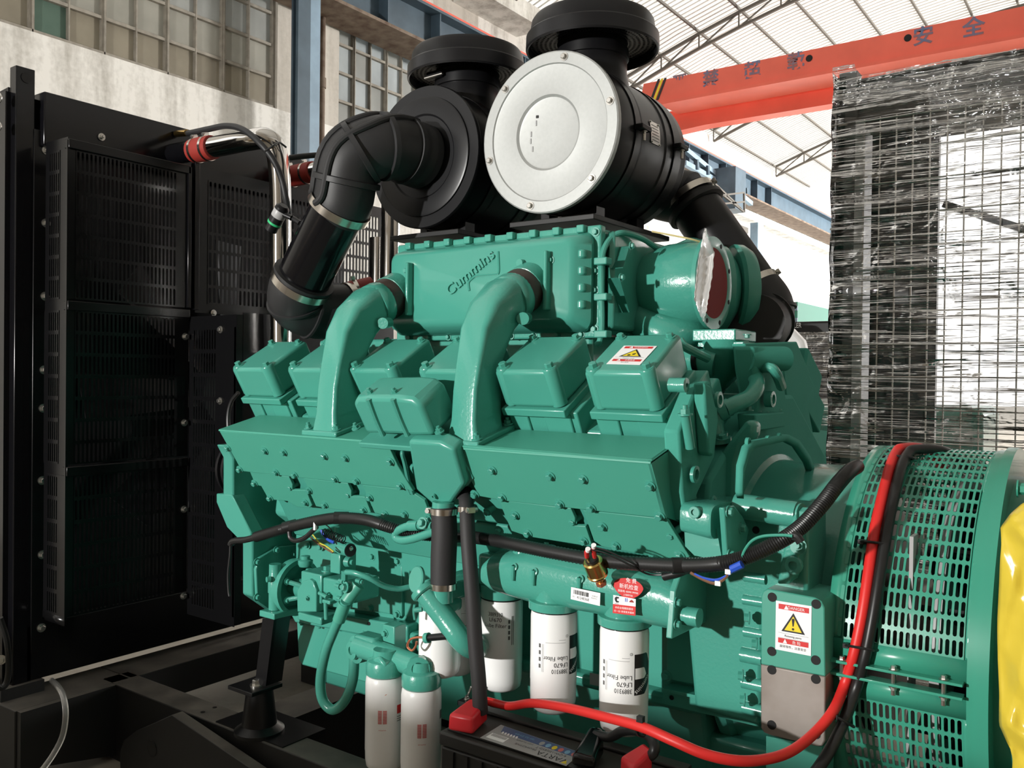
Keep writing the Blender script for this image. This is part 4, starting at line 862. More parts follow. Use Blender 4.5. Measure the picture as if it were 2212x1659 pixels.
def fuel_filter(loc, label, phi, side):
    t = thing('fuel_filter', label, 'fuel filter', loc, 'white fuel filters'); L = .262
    o = MB().lathe((0,0,-L), (0,0,1), [(.028,.0),(.043,.002),(.051,.010),(.054,.028),(.0545,.05),(.0552,.055),(.0552,L-.02),(.053,L-.005),(.050,L)], 44).build('canister', 'white', angle=45); o.parent = t
    r = .0556
    for dx in (-.007, .007):
        for k in range(9): put('printed_mark', bent_panel(r, phi, -.085-.0042*k, [(dx-.0055,-.0016),(dx-.0055,.0016),(dx+.0055,.0016),(dx+.0055,-.0016)], sub=2), 'paleredink', t)
    q = text('mm', (0,0,0), (1,0,0), (0,0,1), .006, 'paleredink', None, name='printed_word', width=.02, bend=lambda x, y: bend_on(r, phi, -.138)(x, y)); q.parent = t
    if side: 
        put('printed_block', bent_panel(r, phi+.95, -.085, [(-.01,-.012),(-.01,.012),(.02,.012),(.02,-.012)]), 'red', t)
        for k in range(3): put('printed_line', bent_panel(r, phi+.95, -.105-.006*k, [(-.01,-.001),(-.01,.001),(.015,.001),(.015,-.001)]), 'greyink', t)
    else: put('printed_block', bent_panel(r, phi+1.15, -.07, [(-.004,-.012),(-.004,.012),(.012,.012),(.012,-.012)]), 'greyink', t)
    return t
fuel_filter((-1.724,1.81,.700), 'white fuel filter with pale red print, left one of the low pair behind the elbow', facing(-1.724,1.81)-.12, True)
fuel_filter((-1.588,1.81,.695), 'white fuel filter with pale red print, right one of the low pair', facing(-1.588,1.81)+.05, False)
# ------------------------------------------------------------------ oil filler tube with cap, dipstick
ft_ = thing('oil_filler', 'green oil filler tube slanting down to the right with a round spouted cap', 'filler tube', Y_(960,1330,1.80))
a_, c_ = Y_(918,1278,1.78), Y_(1000,1385,1.80)
MB().tube([a_, (a_+c_)/2, c_, Y_(1026,1400,1.86), Y_(1036,1392,1.96)], .0305, 20).build('tube', 'cast', ft_)
d = (a_-c_).normalized(); MB().lathe(a_-d*.005, d, [(.034,0),(.038,.004),(.038,.014),(.036,.018),(.006,.019)], 32).build('cap', 'green', ft_)
MB().obox(a_+Vector((.012,-.012,-.018)), (.012,0,-.004), (0,.02,0), (.002,0,-.012)).build('cap_tab', 'green', ft_, bevel=.002)
MB().lathe(Y_(903,1252,1.775), Vector((-.35,-1,.25)), [(.036,0),(.036,.006),(.033,.009)], 32).build('spout_lid', 'green', ft_); 
MB().cyl(Y_(912,1316,1.78), Y_(895,1318,1.77), .007, n=10).build('latch', 'green', ft_); MB().tube([Y_(896,1306,1.77),Y_(894,1320,1.77),Y_(896,1338,1.775)], .004, 6).build('latch_chain', 'green', ft_)
a_, c_ = Y_(923,1378,1.77), Y_(966,1374,1.775)
MB().cyl(a_, c_, .0095, n=16).build('heater_plug', 'satin', ft_); MB().lathe(a_, (a_-c_), [(.014,-.006),(.014,.006),(.009,.008)], 16).build('plug_collar', 'green', ft_)
lab(MB().tube([Y_(920,1377,1.765),Y_(900,1377,1.765),Y_(886,1382,1.765),Y_(880,1396,1.77),Y_(890,1405,1.77),Y_(898,1396,1.77),Y_(900,1386,1.768)], .0032, 8).build('wire_loop', 'copper', ft_), 'copper coloured wire loop')
# ------------------------------------------------------------------ breather hoses
part(MB().tube([Y_(*q, 1.79) for q in ((935,1136),(905,1135),(878,1138),(858,1148),(855,1160),(868,1167),(895,1163),(938,1148))], .0115, 12), 'coolant_line', 'cast'); part(MB().cyl(Y_(905,1135,1.79), Y_(884,1136,1.79), .0145, n=14), 'line_ferrule', 'cast'); bolt(Y_(913,1130,1.775), (0,-1,.2), .016, E)
lab(quad('rating_plate', [Y_(*q, 2.04) for q in ((1274,1478),(1297,1483),(1297,1457),(1274,1453))], 'greylabel', E), 'small grey metal plate low on the sump')
bh = thing('breather_hose', 'thick short black fabric hose with two steel clamps under the breather outlet', 'hose', Y_(957,1190,1.80))
MB().tube([Y_(958,1096,1.80),Y_(960,1150,1.80),Y_(958,1210,1.80),Y_(957,1268,1.80)], lambda t: .0335+.0012*math.sin(PI*t), 28).build('hose', 'hose', bh)
clamp_band(Y_(959,1104,1.80), (0,0,1), .0345, .016, bh, screw=(-1,-.4,0)); clamp_band(Y_(957,1265,1.80), (0,0,1), .0345, .016, bh, screw=(-1,-.4,0))
MB().cyl(Y_(957,1268,1.80), Y_(957,1300,1.80), .028, n=24).build('outlet_pipe', 'cast', bh)
th = thing('drain_hose', 'long thin black rubber hose running down right of the thick breather hose', 'hose', Y_(1020,1300,1.77))
MB().tube([Y_(*q, yy) for q, yy in (((1005,1062),1.84),((1008,1100),1.80),((1012,1180),1.775),((1020,1280),1.765),((1026,1380),1.765),((1034,1470),1.77),((1038,1540),1.775))], .0195, 20).build('hose', 'hose', th)
clamp_band(Y_(1007,1099,1.80), Y_(1008,1090,1.80)-Y_(1008,1110,1.80), .0205, .014, th, screw=(1,-.4,0)); clamp_band(Y_(1005,1072,1.83), (0,0,1), .0215, .012, th, m='hose')
# ------------------------------------------------------------------ wiring harness
wh = thing('wiring_harness', 'black corrugated cable conduit running along the whole engine below the heat shields', 'wiring', (-1.5, 1.8, 1.2))
hp = [((552,1160),1.80),((600,1146),1.80),((635,1136),1.79),((690,1124),1.78),((735,1119),1.775),((790,1123),1.775),((840,1138),1.785),((890,1152),1.82),((950,1158),1.86),((1010,1160),1.86),((1060,1166),1.84),((1130,1180),1.82),((1200,1194),1.81),((1300,1211),1.80),((1400,1219),1.79),((1480,1222),1.78),((1560,1217),1.77),((1620,1200),1.78),((1680,1172),1.80),((1730,1138),1.84),((1775,1090),1.89),((1810,1045),1.95),((1835,1018),2.05),((1852,1008),2.2)]
P = spline([Y_(*q, y) for q, y in hp], 26)
N_ = len(P)
b = MB(); b.tube(P, lambda t: .0158+(.0013 if int(round(t*(N_-1))) % 2 else -.0006), 12, smooth=False); b.build('conduit', 'harness', wh, flat=False, angle=60)
MB().tube([Y_(*q, y) for q, y in (((554,1160),1.80),((530,1166),1.80),((508,1168),1.80),((499,1175),1.80),((497,1200),1.80),((493,1240),1.80),((494,1275),1.80),((496,1288),1.80))], lambda t: .0105 if t < .45 else .0042, 10).build('branch', 'harness', wh)
for q, y in (((625,1138),1.79),((736,1119),1.775),((1470,1222),1.78)): 
    c = Y_(*q, y); 
    MB().cyl(c-_r*.018+_u*(.004 if q[0]==625 else 0)*-1, c+_r*.022+_u*(.006 if q[0]==625 else 0), .0185, n=16).build('tape', 'harness', wh)
MB().tube([Y_(*q, 1.785) for q in ((625,1148),(628,1162),(640,1168),(658,1162),(672,1150),(684,1138))], .0075, 10).build('branch', 'harness', wh)
MB().box(*[v for pr in zip(Y_(681,1136,1.77)-Vector((.004,.004,.012)), Y_(681,1136,1.77)+Vector((.004,.004,.012))) for v in pr]).build('connector', 'paper', wh)
for mm, pts, r in (('wireblue',((1500,1240),(1525,1250),(1550,1252),(1575,1240),(1592,1222)),.003),('wirebrown',((1492,1237),(1520,1252),(1545,1260),(1565,1250),(1578,1232)),.0035)): MB().tube([Y_(*q, 1.76) for q in pts], r, 6).build('wire', mm, wh)
for px, py in ((1551,1260),(1573,1235)): c = Y_(px,py,1.758); MB().box(c.x-.006,c.x+.006,c.y-.003,c.y+.003,c.z-.005,c.z+.005).build('wire_marker', 'paper', wh)
lab(MB().cyl(Y_(1580,1230,1.75), Y_(1603,1219,1.75), .0085, n=8).build('connector', 'wireblue', wh), 'blue cable connector')
MB().tube([Y_(*q, 1.765) for q in ((1601,1213),(1608,1190),(1625,1168),(1650,1158),(1690,1156),(1712,1158))], .0032, 8).build('sensor_wire', 'wiregreen', wh)
lab(MB().tube([Y_(*q, 1.775) for q in ((1712,1157),(1722,1160),(1730,1172))], .009, 10).build('sensor_boot', 'harness', wh), 'black sensor boot')
# ------------------------------------------------------------------ air cleaners
def air_cleaner(name_lab, x, cap_px, silver, L=.50):
    y0 = 2.20; z = H+.718 if silver else H+.716; rr = .226
    t = thing('air_cleaner', name_lab, 'air cleaner', (x, y0+L/2, z)); o = (x, y0, z); ax = (0,1,0)
    MB().lathe(o, ax, [(rr-.004,0),(rr,.01),(rr,.13),(rr+.004,.134),(rr+.004,.142),(rr,.146),(rr,.30),(rr+.004,.304),(rr+.004,.312),(rr,.316),(rr,L-.03),(rr-.01,L-.008),(rr-.03,L)], 72).build('barrel', 'satin', t, angle=25)
    if silver:
        c = MB().lathe((x,y0-.022,z), ax, [(.235,.022),(.238,.018),(.238,.003),(.234,0),(.203,0),(.200,.004),(.198,.0045),(.112,.0),(.105,.006),(.100,.007),(.02,.007)][::-1], 72).build('access_cover', 'galv', t, angle=18); lab(c, 'bright galvanised round access cover')
        for k in range(6):
            a = R(75+60*k); bolt((x+.219*math.cos(a), y0-.022, z+.219*math.sin(a)), (0,-1,0), .0125, c, 'steel', spin=k)
        q = Y_(1160,252,y0-.018); MB().box(q.x-.004,q.x+.004,q.y,q.y+.001,q.z-.004,q.z+.004).build('printed_mark', 'ink', c)
        for px, py in ((1158,266),(1147,290),(1146,305),(1150,322)):
            q = Y_(px,py,y0-.0165); MB().box(q.x-.002,q.x+.002,q.y-.0006,q.y+.001,q.z-.008,q.z+.008).build('stamped_mark', 'greylabel', c)
    else:
        MB().lathe((x,y0-.012,z), ax, [(rr-.028,.012),(rr-.03,.002),(rr-.036,0),(.14,0),(.134,.004),(.09,.004)][::-1], 72).build('end_plate', 'satin', t, angle=20)
        MB().lathe((x,y0-.004,z), ax, [(rr+.006,.0),(rr+.009,.006),(rr+.009,.014),(rr+.003,.016)], 72).build('rolled_rim', 'satin', t)
    # intake neck and rain cap
    cx = x+.01; cy = y0+.215
    MB().lathe((cx,cy,z+.17), (0,0,1), [(.122,0),(.113,.05),(.110,.065),(.110,.19)], 48).build('inlet_neck', 'satin', t)
    MB().lathe((cx,cy,z+.275), (0,0,1), [(.111,0),(.1155,.002),(.1155,.03),(.111,.032)], 48).build('neck_clamp', 'satin', t)
    zc = z+.295
    cap = MB().lathe((cx,cy,zc), (0,0,1), [(.109,0),(.109,.075),(.16,.085)], 48, False, False).lathe((cx,cy,zc+.012), (0,0,1), [(.203,.0),(.2075,-.003),(.2105,.003),(.2095,.042),(.205,.047),(.198,.049),(.194,.085),(.187,.096),(.155,.106),(.08,.112)], 72, False, True).build('rain_cap', 'satin', t, angle=28)
    lab(cap, 'wide black mushroom shaped rain cap')
    MB().lathe((cx,cy,zc+.012), (0,0,1), [(.203,.0),(.200,.042),(.192,.044)], 72, False, False).build('cap_lip', 'satin', cap)
    ring = MB()
    def fn(u, v): a = u/.16; return Vector((cx+(.112+v)*math.cos(a), cy+(.112+v)*math.sin(a), zc+.034))
    ring.perf(fn, 0, 2*PI*.16, 0, .086, 84, 6, .6, .62); ring.build('perforated_ring', 'satin', cap, flat=True)
    if silver is False:
        q = Vector((cx-.045, cy-.108, z+.297)); MB().box(q.x-.035,q.x+.035,q.y-.022,q.y-.004,q.z-.004,q.z+.022).build('clamp_latch', 'satin', t, bevel=.004)
        lab(MB().cyl(q+Vector((-.035,-.026,0)), q+Vector((.04,-.022,.004)), .005, n=10).build('clamp_bolt', 'steel', t), 'zinc clamp bolt')
    # strap brackets under the barrel and their base plate
    for yy in (y0+.10, y0+.36):
        for xx in (x-.10, x+.07): MB().box(xx, xx+.03, yy, yy+.05, H+.465, z-.19).build('saddle_leg', 'satin', t)
        s = MB()
        for k in range(13):
            a = R(-150+120*k/12)
        s.lathe((x,yy,z), ax, [(rr+.001,0),(rr+.004,0),(rr+.004,.05),(rr+.001,.05)], 72, False, False); s.build('strap', 'satin', t)
    MB().box(x-.15, x+.15, y0+.0, y0+.50, H+.452, H+.468).build('base_plate', 'frame', t, bevel=.002)
    if silver:
        for yy, py_ in ((y0+.125,280),(y0+.385,325)):
            a = R(2); q = Vector((x+(rr+.012)*math.cos(a), yy, z+(rr+.012)*math.sin(a)))
            MB().box(q.x-.012,q.x+.016,q.y-.03,q.y+.03,q.z-.006,q.z+.010).build('strap_lug', 'satin', t, bevel=.003); lab(MB().cyl(q+Vector((.006,0,.01)), q+Vector((.006,0,-.035)), .005, n=8).build('strap_bolt', 'steel', t), 'zinc strap bolt'); bolt(q+Vector((.006,0,-.008)), (0,0,-1), .009, t, 'steel')
        a0 = R(10)
        g = MB(); 
        def pf(u, v): a = R(14)-v; return Vector((x+(rr+.0025)*math.cos(a), y0+.20+u, z+(rr+.0025)*math.sin(a)))
        g.grid(lambda i, j: pf(i*.062, j*.30), 2, 6); pz = g.build('rating_plate', 'steel', t); lab(pz, 'small metal rating plate')
        for k in range(6):
            h = MB(); h.grid(lambda i, j: (lambda p: p+(p-Vector((x,p.y,z))).normalized()*.0006)(pf(.008+i*.045, .05+.04*k+j*.008)), 1, 1); h.build('engraved_line', 'greyink', pz)
        for u, v in ((.005,.015),(.057,.015),(.005,.285),(.057,.285)): p = pf(u, v); bolt(p, p-Vector((x,p.y,z)), .004, pz, 'steel')
    return t
air_cleaner('left black air cleaner with the ribbed rubber elbow on its near end', -1.946, None, False)
air_cleaner('right air cleaner with the bright silver round cover facing the viewer', -1.442, None, True, .48)
# ------------------------------------------------------------------ intake ducts
it = thing('intake_duct', 'black intake duct with ribbed rubber elbow coming down from the left air cleaner', 'duct', (-2.2, 2.0, 2.0))
xa = -1.946; za = H+.716
e0 = Vector((xa, 2.185, za)); e3 = Y_(737,441,1.965); e4 = Y_(651,612,1.985)
dn = (e4-e3).normalized()
el = spline([e0, Vector((xa-.005,2.10,za+.004)), Vector((xa-.030,2.015,za-.002)), Vector((xa-.088,1.962,za-.048)), e3-dn*.015, e3+dn*.02], 8)
r_el = lambda t: .100-.006*t+(.006 if t < .1 else 0)
MB().tube(el, r_el, 40, smooth=False).build('rubber_elbow', 'rubber', it, angle=40)
for k in (7, 14, 21, 28):    # moulded ribs round the elbow
    tt = (el[k+1]-el[k-1]).normalized(); MB().lathe(el[k]-tt*.011, tt, [(.094,0),(.1075,.003),(.1075,.019),(.094,.022)], 40, False, False).build('moulded_rib', 'rubber', it)
def rib_line(path, ang, r0, k0, k1):
    pts = []
    for k in range(k0, k1+1):
        tt = (path[min(k+1,len(path)-1)]-path[max(k-1,0)]).normalized(); up = Vector((-.30,-.72,.62)); s = (up-tt*up.dot(tt)).normalized(); w = tt.cross(s)
        pts.append(path[k]+(s*math.cos(ang)+w*math.sin(ang))*r0)
    return pts
for ang in (-.75, .0, .75): MB().tube(rib_line(el, ang, .0985, 5, 36), .012, 10, smooth=False).build('moulded_rib', 'rubber', it)
clamp_band(e3+dn*.012, dn, .1005, .026, it)
MB().cyl(e3, e4+dn*.05, .0885, n=44).build('steel_pipe', 'black', it)
lw = spline([e4-dn*.02, e4+dn*.03, e4+dn*.085+Vector((.012,.02,0)), e4+dn*.13+Vector((.06,.085,.01)), e4+dn*.135+Vector((.10,.165,.02)), e4+dn*.13+Vector((.115,.21,.025))], 8)
MB().tube(lw, lambda t: .099-.008*t, 40, smooth=False).build('rubber_elbow', 'rubber', it, angle=40)
clamp_band(e4+dn*.0, dn, .1005, .026, it)
MB().lathe(e4-dn*.03, dn, [(.089,0),(.1045,.002),(.1045,.012),(.09,.014)], 40, False, False).build('moulded_rib', 'rubber', it)
for k in (14, 22): tt = (lw[k+1]-lw[k-1]).normalized(); MB().lathe(lw[k]-tt*.006, tt, [(.092,0),(.1015,.002),(.1015,.010),(.092,.012)], 40, False, False).build('moulded_rib', 'rubber', it)
d = (lw[-1]-lw[-3]).normalized(); clamp_band(lw[-4], d, .096, .022, it)
c = lw[-1]; MB().cyl(c, c+d*.10, .074, n=32).build('turbo_inlet', 'brownhose', it)
h0, h1, h2 = Y_(712,652,2.13), Y_(770,640,2.20), Y_(806,632,2.25)
MB().tube([h0,(h0+h1)/2,h1], .052, 24).build('inlet_hose', 'brownhose', it); lab(MB().cyl(h1-(h2-h1)*.3, h2, .057, n=28).build('inlet_sleeve', 'redhose', it), 'rust red silicone sleeve'); clamp_band(h0, h1-h0, .060, .03, it); clamp_band(h1, h2-h1, .058, .014, it, screw=(0,-.3,1))
# second duct, from the far end of the silver-fronted cleaner to the rear turbo
it2 = thing('intake_duct', 'black intake duct slanting down right from the silver-fronted cleaner to the rear turbo', 'duct', (-1.2, 2.9, 2.0))
a_, c_ = Y_(1490,430,2.86), Y_(1636,640,2.86); d = (c_-a_).normalized()
up_ = spline([Vector((-1.442,2.64,H+.718)), Vector((-1.44,2.76,H+.71)), Vector((-1.415,2.85,H+.66)), a_], 8)
MB().tube(up_, .094, 36, smooth=False).build('rubber_elbow', 'rubber', it2); k = 16; tt = (up_[k+1]-up_[k-1]).normalized(); MB().lathe(up_[k], tt, [(.094,0),(.103,.002),(.103,.014),(.094,.016)], 36, False, False).build('moulded_rib', 'rubber', it2)
clamp_band(a_+d*.0, d, .0945, .024, it2, screw=(1,.2,.3)); MB().lathe(a_+d*.03, d, [(.09,0),(.104,.003),(.104,.018),(.09,.022)], 36, False, False).build('moulded_rib', 'rubber', it2)
MB().cyl(a_-d*.02, c_, .0885, n=40).build('steel_pipe', 'satin', it2)
clamp_band(c_-d*.03, d, .092, .022, it2, screw=(1,.2,.3))
lo2 = spline([c_-d*.02, c_+d*.04, Y_(1650,690,2.84), Y_(1636,705,2.72), Y_(1628,700,2.66)], 8)
MB().tube(lo2, .094, 36, smooth=False).build('rubber_elbow', 'rubber', it2)
for k in (10, 18): tt = (lo2[k+1]-lo2[k-1]).normalized(); MB().lathe(lo2[k]-tt*.006, tt, [(.09,0),(.102,.002),(.102,.012),(.09,.014)], 36, False, False).build('moulded_rib', 'rubber', it2)
# ------------------------------------------------------------------ turbocharger with foil-sealed exhaust elbow
tb = thing('turbocharger', 'green turbocharger at the rear top, its outlet closed by foil and a red board', 'turbocharger', (-1.1, 2.5, 1.75))
yc = 2.40; oc = Y_(1534,612,yc); zc = oc.z; xf = oc.x
MB().lathe((xf,yc,zc), (-1,0,0), [(.116,0),(.119,.02),(.122,.05),(.1225,.09),(.119,.13),(.110,.17),(.094,.205),(.068,.235),(.040,.250),(.01,.256)], 48, True, True).lathe((xf-.02,yc+.03,zc+.012), (-1,.12,0), [(.10,0),(.118,.01),(.119,.03),(.116,.12),(.10,.18),(.06,.21)], 48).build('exhaust_elbow', 'cast', tb, angle=40)
fl_ = MB().lathe((xf,yc,zc), (1,0,0), [(.100,0),(.134,0),(.134,.012),(.104,.012),(.100,.010)], 56, False, False).build('outlet_flange', 'green', tb)
for k in range(8):
    a = R(22+45*k); MB().lathe((xf+.0125, yc+.120*math.cos(a), zc+.120*math.sin(a)), (1,0,0), [(.007,0),(.007,.0006)], 10).build('bolt_hole', 'dark', fl_)
lab(MB().lathe((xf+.004,yc,zc), (1,0,0), [(.104,0),(.104,.007)], 48).build('red_board', 'redplate', tb), 'dark red board closing the outlet')
fo = [(1522,493),(1543,540),(1541,600),(1530,660),(1517,693),(1500,650),(1504,590),(1515,540)]
pts = [X_(px, py, xf+.014) for px, py in fo]
def foil_fn():
    # crumpled tape: left edge stuck to the flange, right edge lifting off
    L_ = [(1521,493),(1513,535),(1506,575),(1502,610),(1499,645),(1506,668),(1518,694)]; R_ = [(1525,493),(1533,520),(1543,545),(1538,600),(1530,645),(1526,672),(1519,695)]
    return L_, R_
L_, R_ = foil_fn(); b = MB(); random.seed(5); nn = 42; mm_ = 8; vs = []
def lerp_line(A, t):
    t = t*(len(A)-1); k = min(int(t), len(A)-2); f = t-k; return (A[k][0]*(1-f)+A[k+1][0]*f, A[k][1]*(1-f)+A[k+1][1]*f)
for j in range(nn+1):
    l, r = lerp_line(L_, j/nn), lerp_line(R_, j/nn)
    for i in range(mm_+1):
        f = i/mm_; v = X_(l[0]+(r[0]-l[0])*f, l[1]+(r[1]-l[1])*f, xf+.016+.03*f*f); vs.append(v+Vector((.0012*math.sin(j*1.9+i*.7)+.0008*random.random(), 0, 0)))
b.add(vs, [(j*(mm_+1)+i, j*(mm_+1)+i+1, (j+1)*(mm_+1)+i+1, (j+1)*(mm_+1)+i) for j in range(nn) for i in range(mm_)])
lab(b.build('foil_tape', 'foil', tb, solid=.0008), 'crumpled shiny aluminium foil tape')
MB().tube([Y_(1408,500,2.3), Y_(1450,508,2.33), Y_(1490,516,2.36), Y_(1521,524,2.40), Y_(1535,523,2.41)], .0028, 6).build('twine', 'twine', tb)
# volute under the elbow, turbine housing and compressor discs behind
b = MB(); b.tube([Y_(1378,675,2.36),Y_(1400,703,2.34),Y_(1440,722,2.34),Y_(1480,720,2.38),Y_(1520,712,2.45)], lambda t: .045+.01*math.sin(PI*t), 20); b.build('turbine_volute', 'cast', tb)
y2 = 2.62; c2 = Y_(1513,625,y2)
MB().lathe((c2.x-.10,y2,c2.z), (1,0,0), [(.10,0),(.15,.03),(.165,.08),(.150,.13),(.13,.15)], 48).build('turbine_housing', 'cast', tb)
MB().lathe((c2.x+.00,y2+.02,c2.z+.0), (.75,.66,0), [(.152,0),(.158,.005),(.158,.016),(.15,.02),(.14,.06),(.10,.09)], 56).build('backplate', 'green', tb)
MB().lathe((c2.x+.055,y2+.10,c2.z), (.75,.66,0), [(.14,0),(.150,.01),(.150,.03),(.135,.055),(.10,.07)], 56).build('compressor_housing', 'green', tb)
MB().cyl(Y_(1350,565,2.5), Y_(1380,585,2.45), .045, n=28).build('inlet_sleeve', 'brownhose', tb); lab(MB().cyl(Y_(1346,562,2.5), Y_(1356,568,2.48), .052, n=28).build('sleeve_band', 'steel', tb), 'steel band')
# outlet foot flange and tapering drain elbow
f0, f1 = Y_(1508,718,2.34), Y_(1600,734,2.34); MB().box(f0.x, f1.x, 2.30, 2.46, f1.z-.004, f0.z+.006).build('foot_flange', 'cast', tb, bevel=.004)
MB().box(f0.x+.012, f1.x+.02, 2.31, 2.47, f1.z-.022, f1.z-.006).build('foot_flange', 'cast', tb, bevel=.003)
for px, py in ((1516,745),(1580,742),(1607,748),(1614,722)): bolt(Y_(px,py,2.32), (0,0,-1), .012, tb)
b = MB(); loft(b, [(Y_(1567,735,2.36),(.062,0,0),(0,.07,0),2.4),(Y_(1567,770,2.37),(.060,0,0),(0,.068,0),2.2),(Y_(1563,805,2.40),(.05,0,0),(0,.058,.01),2),(Y_(1557,830,2.43),(.034,0,0),(0,.04,.012),2),(Y_(1552,848,2.46),(.018,0,0),(0,.02,.01),2)], 28); b.build('drain_elbow', 'cast', tb, angle=45)
MB().tube([Y_(1468,735,2.2),Y_(1478,748,2.2),Y_(1500,760,2.22),Y_(1530,775,2.26)], .012, 10).build('oil_line', 'cast', tb)
MB().cyl(Y_(1470,773,2.3), Y_(1545,786,2.32), .036, n=24).build('cross_pipe', 'cast', tb); MB().lathe(Y_(1503,778,2.305), (1,0,0), [(.037,0),(.0385,.002),(.0385,.012),(.037,.014)], 24).build('pipe_seal', 'satin', tb)
cp = thing('coolant_hose', 'green braided hose curving down behind the last rocker cover to an elbow fitting', 'hose', Y_(1600,840,2.2))
hs = spline([Y_(*q, yy) for q, yy in (((1592,770),2.36),((1612,786),2.34),((1630,812),2.3),((1634,835),2.26),((1618,858),2.22),((1590,872),2.18),((1566,883),2.16))], 14)
MB().tube(hs, .0215, 20, smooth=False).build('braided_hose', 'cast', cp)
MB().cyl(hs[-1]+(hs[-8]-hs[-1])*.8, hs[-1], .024, n=20).build('ferrule', 'cast', cp)
MB().tube([Y_(1570,880,2.16),Y_(1556,886,2.155),Y_(1548,898,2.15),Y_(1546,918,2.15),Y_(1549,938,2.15)], .0205, 18).build('elbow', 'cast', cp)
MB().lathe(Y_(1568,882,2.16), Y_(1560,886,2.157)-Y_(1576,878,2.163), [(.027,0),(.027,.02)], 20).build('nut', 'cast', cp)
MB().lathe(Y_(1551,944,2.15), (0,-.2,1), [(.034,-.012),(.034,0),(.026,.002),(.026,.012)], 24).build('foot_flange', 'cast', cp); bolt(Y_(1560,948,2.125), (0,-.4,1), .014, cp)
# ------------------------------------------------------------------ rear valley: gear housing rim seen beyond the near bank
gh = [X_(*q, -.83) for q in ((1636,905),(1690,895),(1700,870),(1692,780),(1665,748),(1628,748),(1632,800),(1640,850))]
part(MB().prism(gh, (-.06,0,0)), 'rear_gear_housing', 'dull', bevel=.01)
part(MB().prism([X_(*q, -.80) for q in ((1632,895),(1695,890),(1696,922),(1636,932))], (-.05,0,0)), 'name_boss', 'dull', bevel=.004)
for px, py in ((1607,888),(1625,890),(1642,891),(1670,886)): bolt(X_(px,py,-.84)+Vector((0,.03,0)), (0,0,1), .014, E)
for px, py in ((1655,862),(1667,788)): p = X_(px,py,-.82); part(MB().lathe(p, (1,0,0), [(.022,0),(.022,.02),(.013,.021),(.013,.014)], 18), 'boss', 'cast')
part(MB().cyl(X_(1610,775,-.86), X_(1694,775,-.80), .034, n=22), 'rear_pipe', 'dull')
part(MB().tube([X_(1640,796,-.84),X_(1665,795,-.80),X_(1678,810,-.79),X_(1688,835,-.8)], .014, 10), 'lifting_lug', 'cast')
part(MB().prism([X_(*q, -.86) for q in ((1610,742),(1722,738),(1750,806),(1744,865),(1758,940),(1735,1070),(1712,1060),(1710,950),(1700,860),(1690,770),(1612,752))], (-.04,0,0)), 'far_bank_plate', 'dull', bevel=.005)
rim = [(1588,1062),(1590,1005),(1602,964),(1616,952),(1690,938),(1714,950),(1738,985),(1754,1030)]
o_, i_ = [X_(*q, -.74) for q in rim], [X_(q[0]+(4 if q[0] < 1620 else -4), q[1]+14, -.74) for q in rim]
b = MB(); n_ = len(rim); 
for dx in (0,): b.add(o_+i_, [(k, k+1, n_+k+1, n_+k) for k in range(n_-1)])
part(b, 'housing_rim', 'dull', solid=.016)
for px, py in ((1612,955),(1655,950),(1680,944)): part(MB().lathe(X_(px,py,-.738), (1,0,0), [(.011,0),(.011,.008),(.005,.009),(.005,.002)], 12), 'rim_lug', 'dull')
part(MB().prism([X_(*q, -1.0) for q in ((1560,970),(1720,945),(1760,1010),(1765,1080),(1590,1075))], (-.02,0,0)), 'housing_floor', 'dull')
for px, py in ((1657,1062),(1671,1060),(1697,1068)): part(MB().lathe(X_(px,py,-.985), (1,0,0), [(.030,0),(.030,.012),(.018,.013),(.018,.0)], 18), 'port_ring', 'dull')
part(MB().prism([Y_(1512,988,2.12),Y_(1560,972,2.12),Y_(1612,905,2.12),Y_(1632,912,2.12),Y_(1630,945,2.12),Y_(1600,968,2.12),Y_(1590,1005,2.12),Y_(1588,1085,2.12),Y_(1455,1130,2.12)], (0,.05,0)), 'housing_flank', 'cast', bevel=.02, seg=3)
# ------------------------------------------------------------------ flywheel housing, starter housing, foot
fwh = thing('flywheel_housing', 'green cast flywheel housing with a big mounting foot between engine and alternator', 'housing', (-.7, AY, AZ))
MB().lathe((-.88,AY,AZ), (1,0,0), [(.30,0),(.425,.0),(.425,.03),(.41,.04),(.405,.12),(.405,.31)], 72).build('bell_housing', 'cast', fwh)
MB().prism([Y_(1500,1078,2.02),Y_(1745,1100,2.02),Y_(1745,1300,2.02),Y_(1650,1330,2.02),Y_(1640,1570,2.02),Y_(1500,1530,2.02),Y_(1480,1300,2.02)], (0,.15,0)).build('housing_side', 'cast', fwh, bevel=.01)
MB().cyl(Y_(1590,1092,1.99), Y_(1722,1112,1.99), .030, n=24).build('cross_tube', 'cast', fwh)
q = Y_(1712,1118,1.965); MB().prism([Y_(1713,1112,1.955),Y_(1726,1112,1.955),Y_(1724,1130,1.955),Y_(1726,1200,1.955),Y_(1705,1262,1.955),Y_(1678,1262,1.955),Y_(1692,1190,1.955),Y_(1702,1150,1.955)], (0,.06,0)).build('strut', 'cast', fwh, bevel=.005)
bolt(Y_(1728,1110,1.97), (1,-.2,0), .024, fwh, kind='hex'); bolt(Y_(1716,1220,1.955), (0,-1,0), .020, fwh, kind='socket'); bolt(Y_(1725,1180,1.955), (.1,-1,.2), .018, fwh, kind='stud')
MB().lathe(Y_(1633,1145,2.02), (0,-1,0), [(.009,0),(.009,.001)], 14).build('hole', 'dark', fwh)
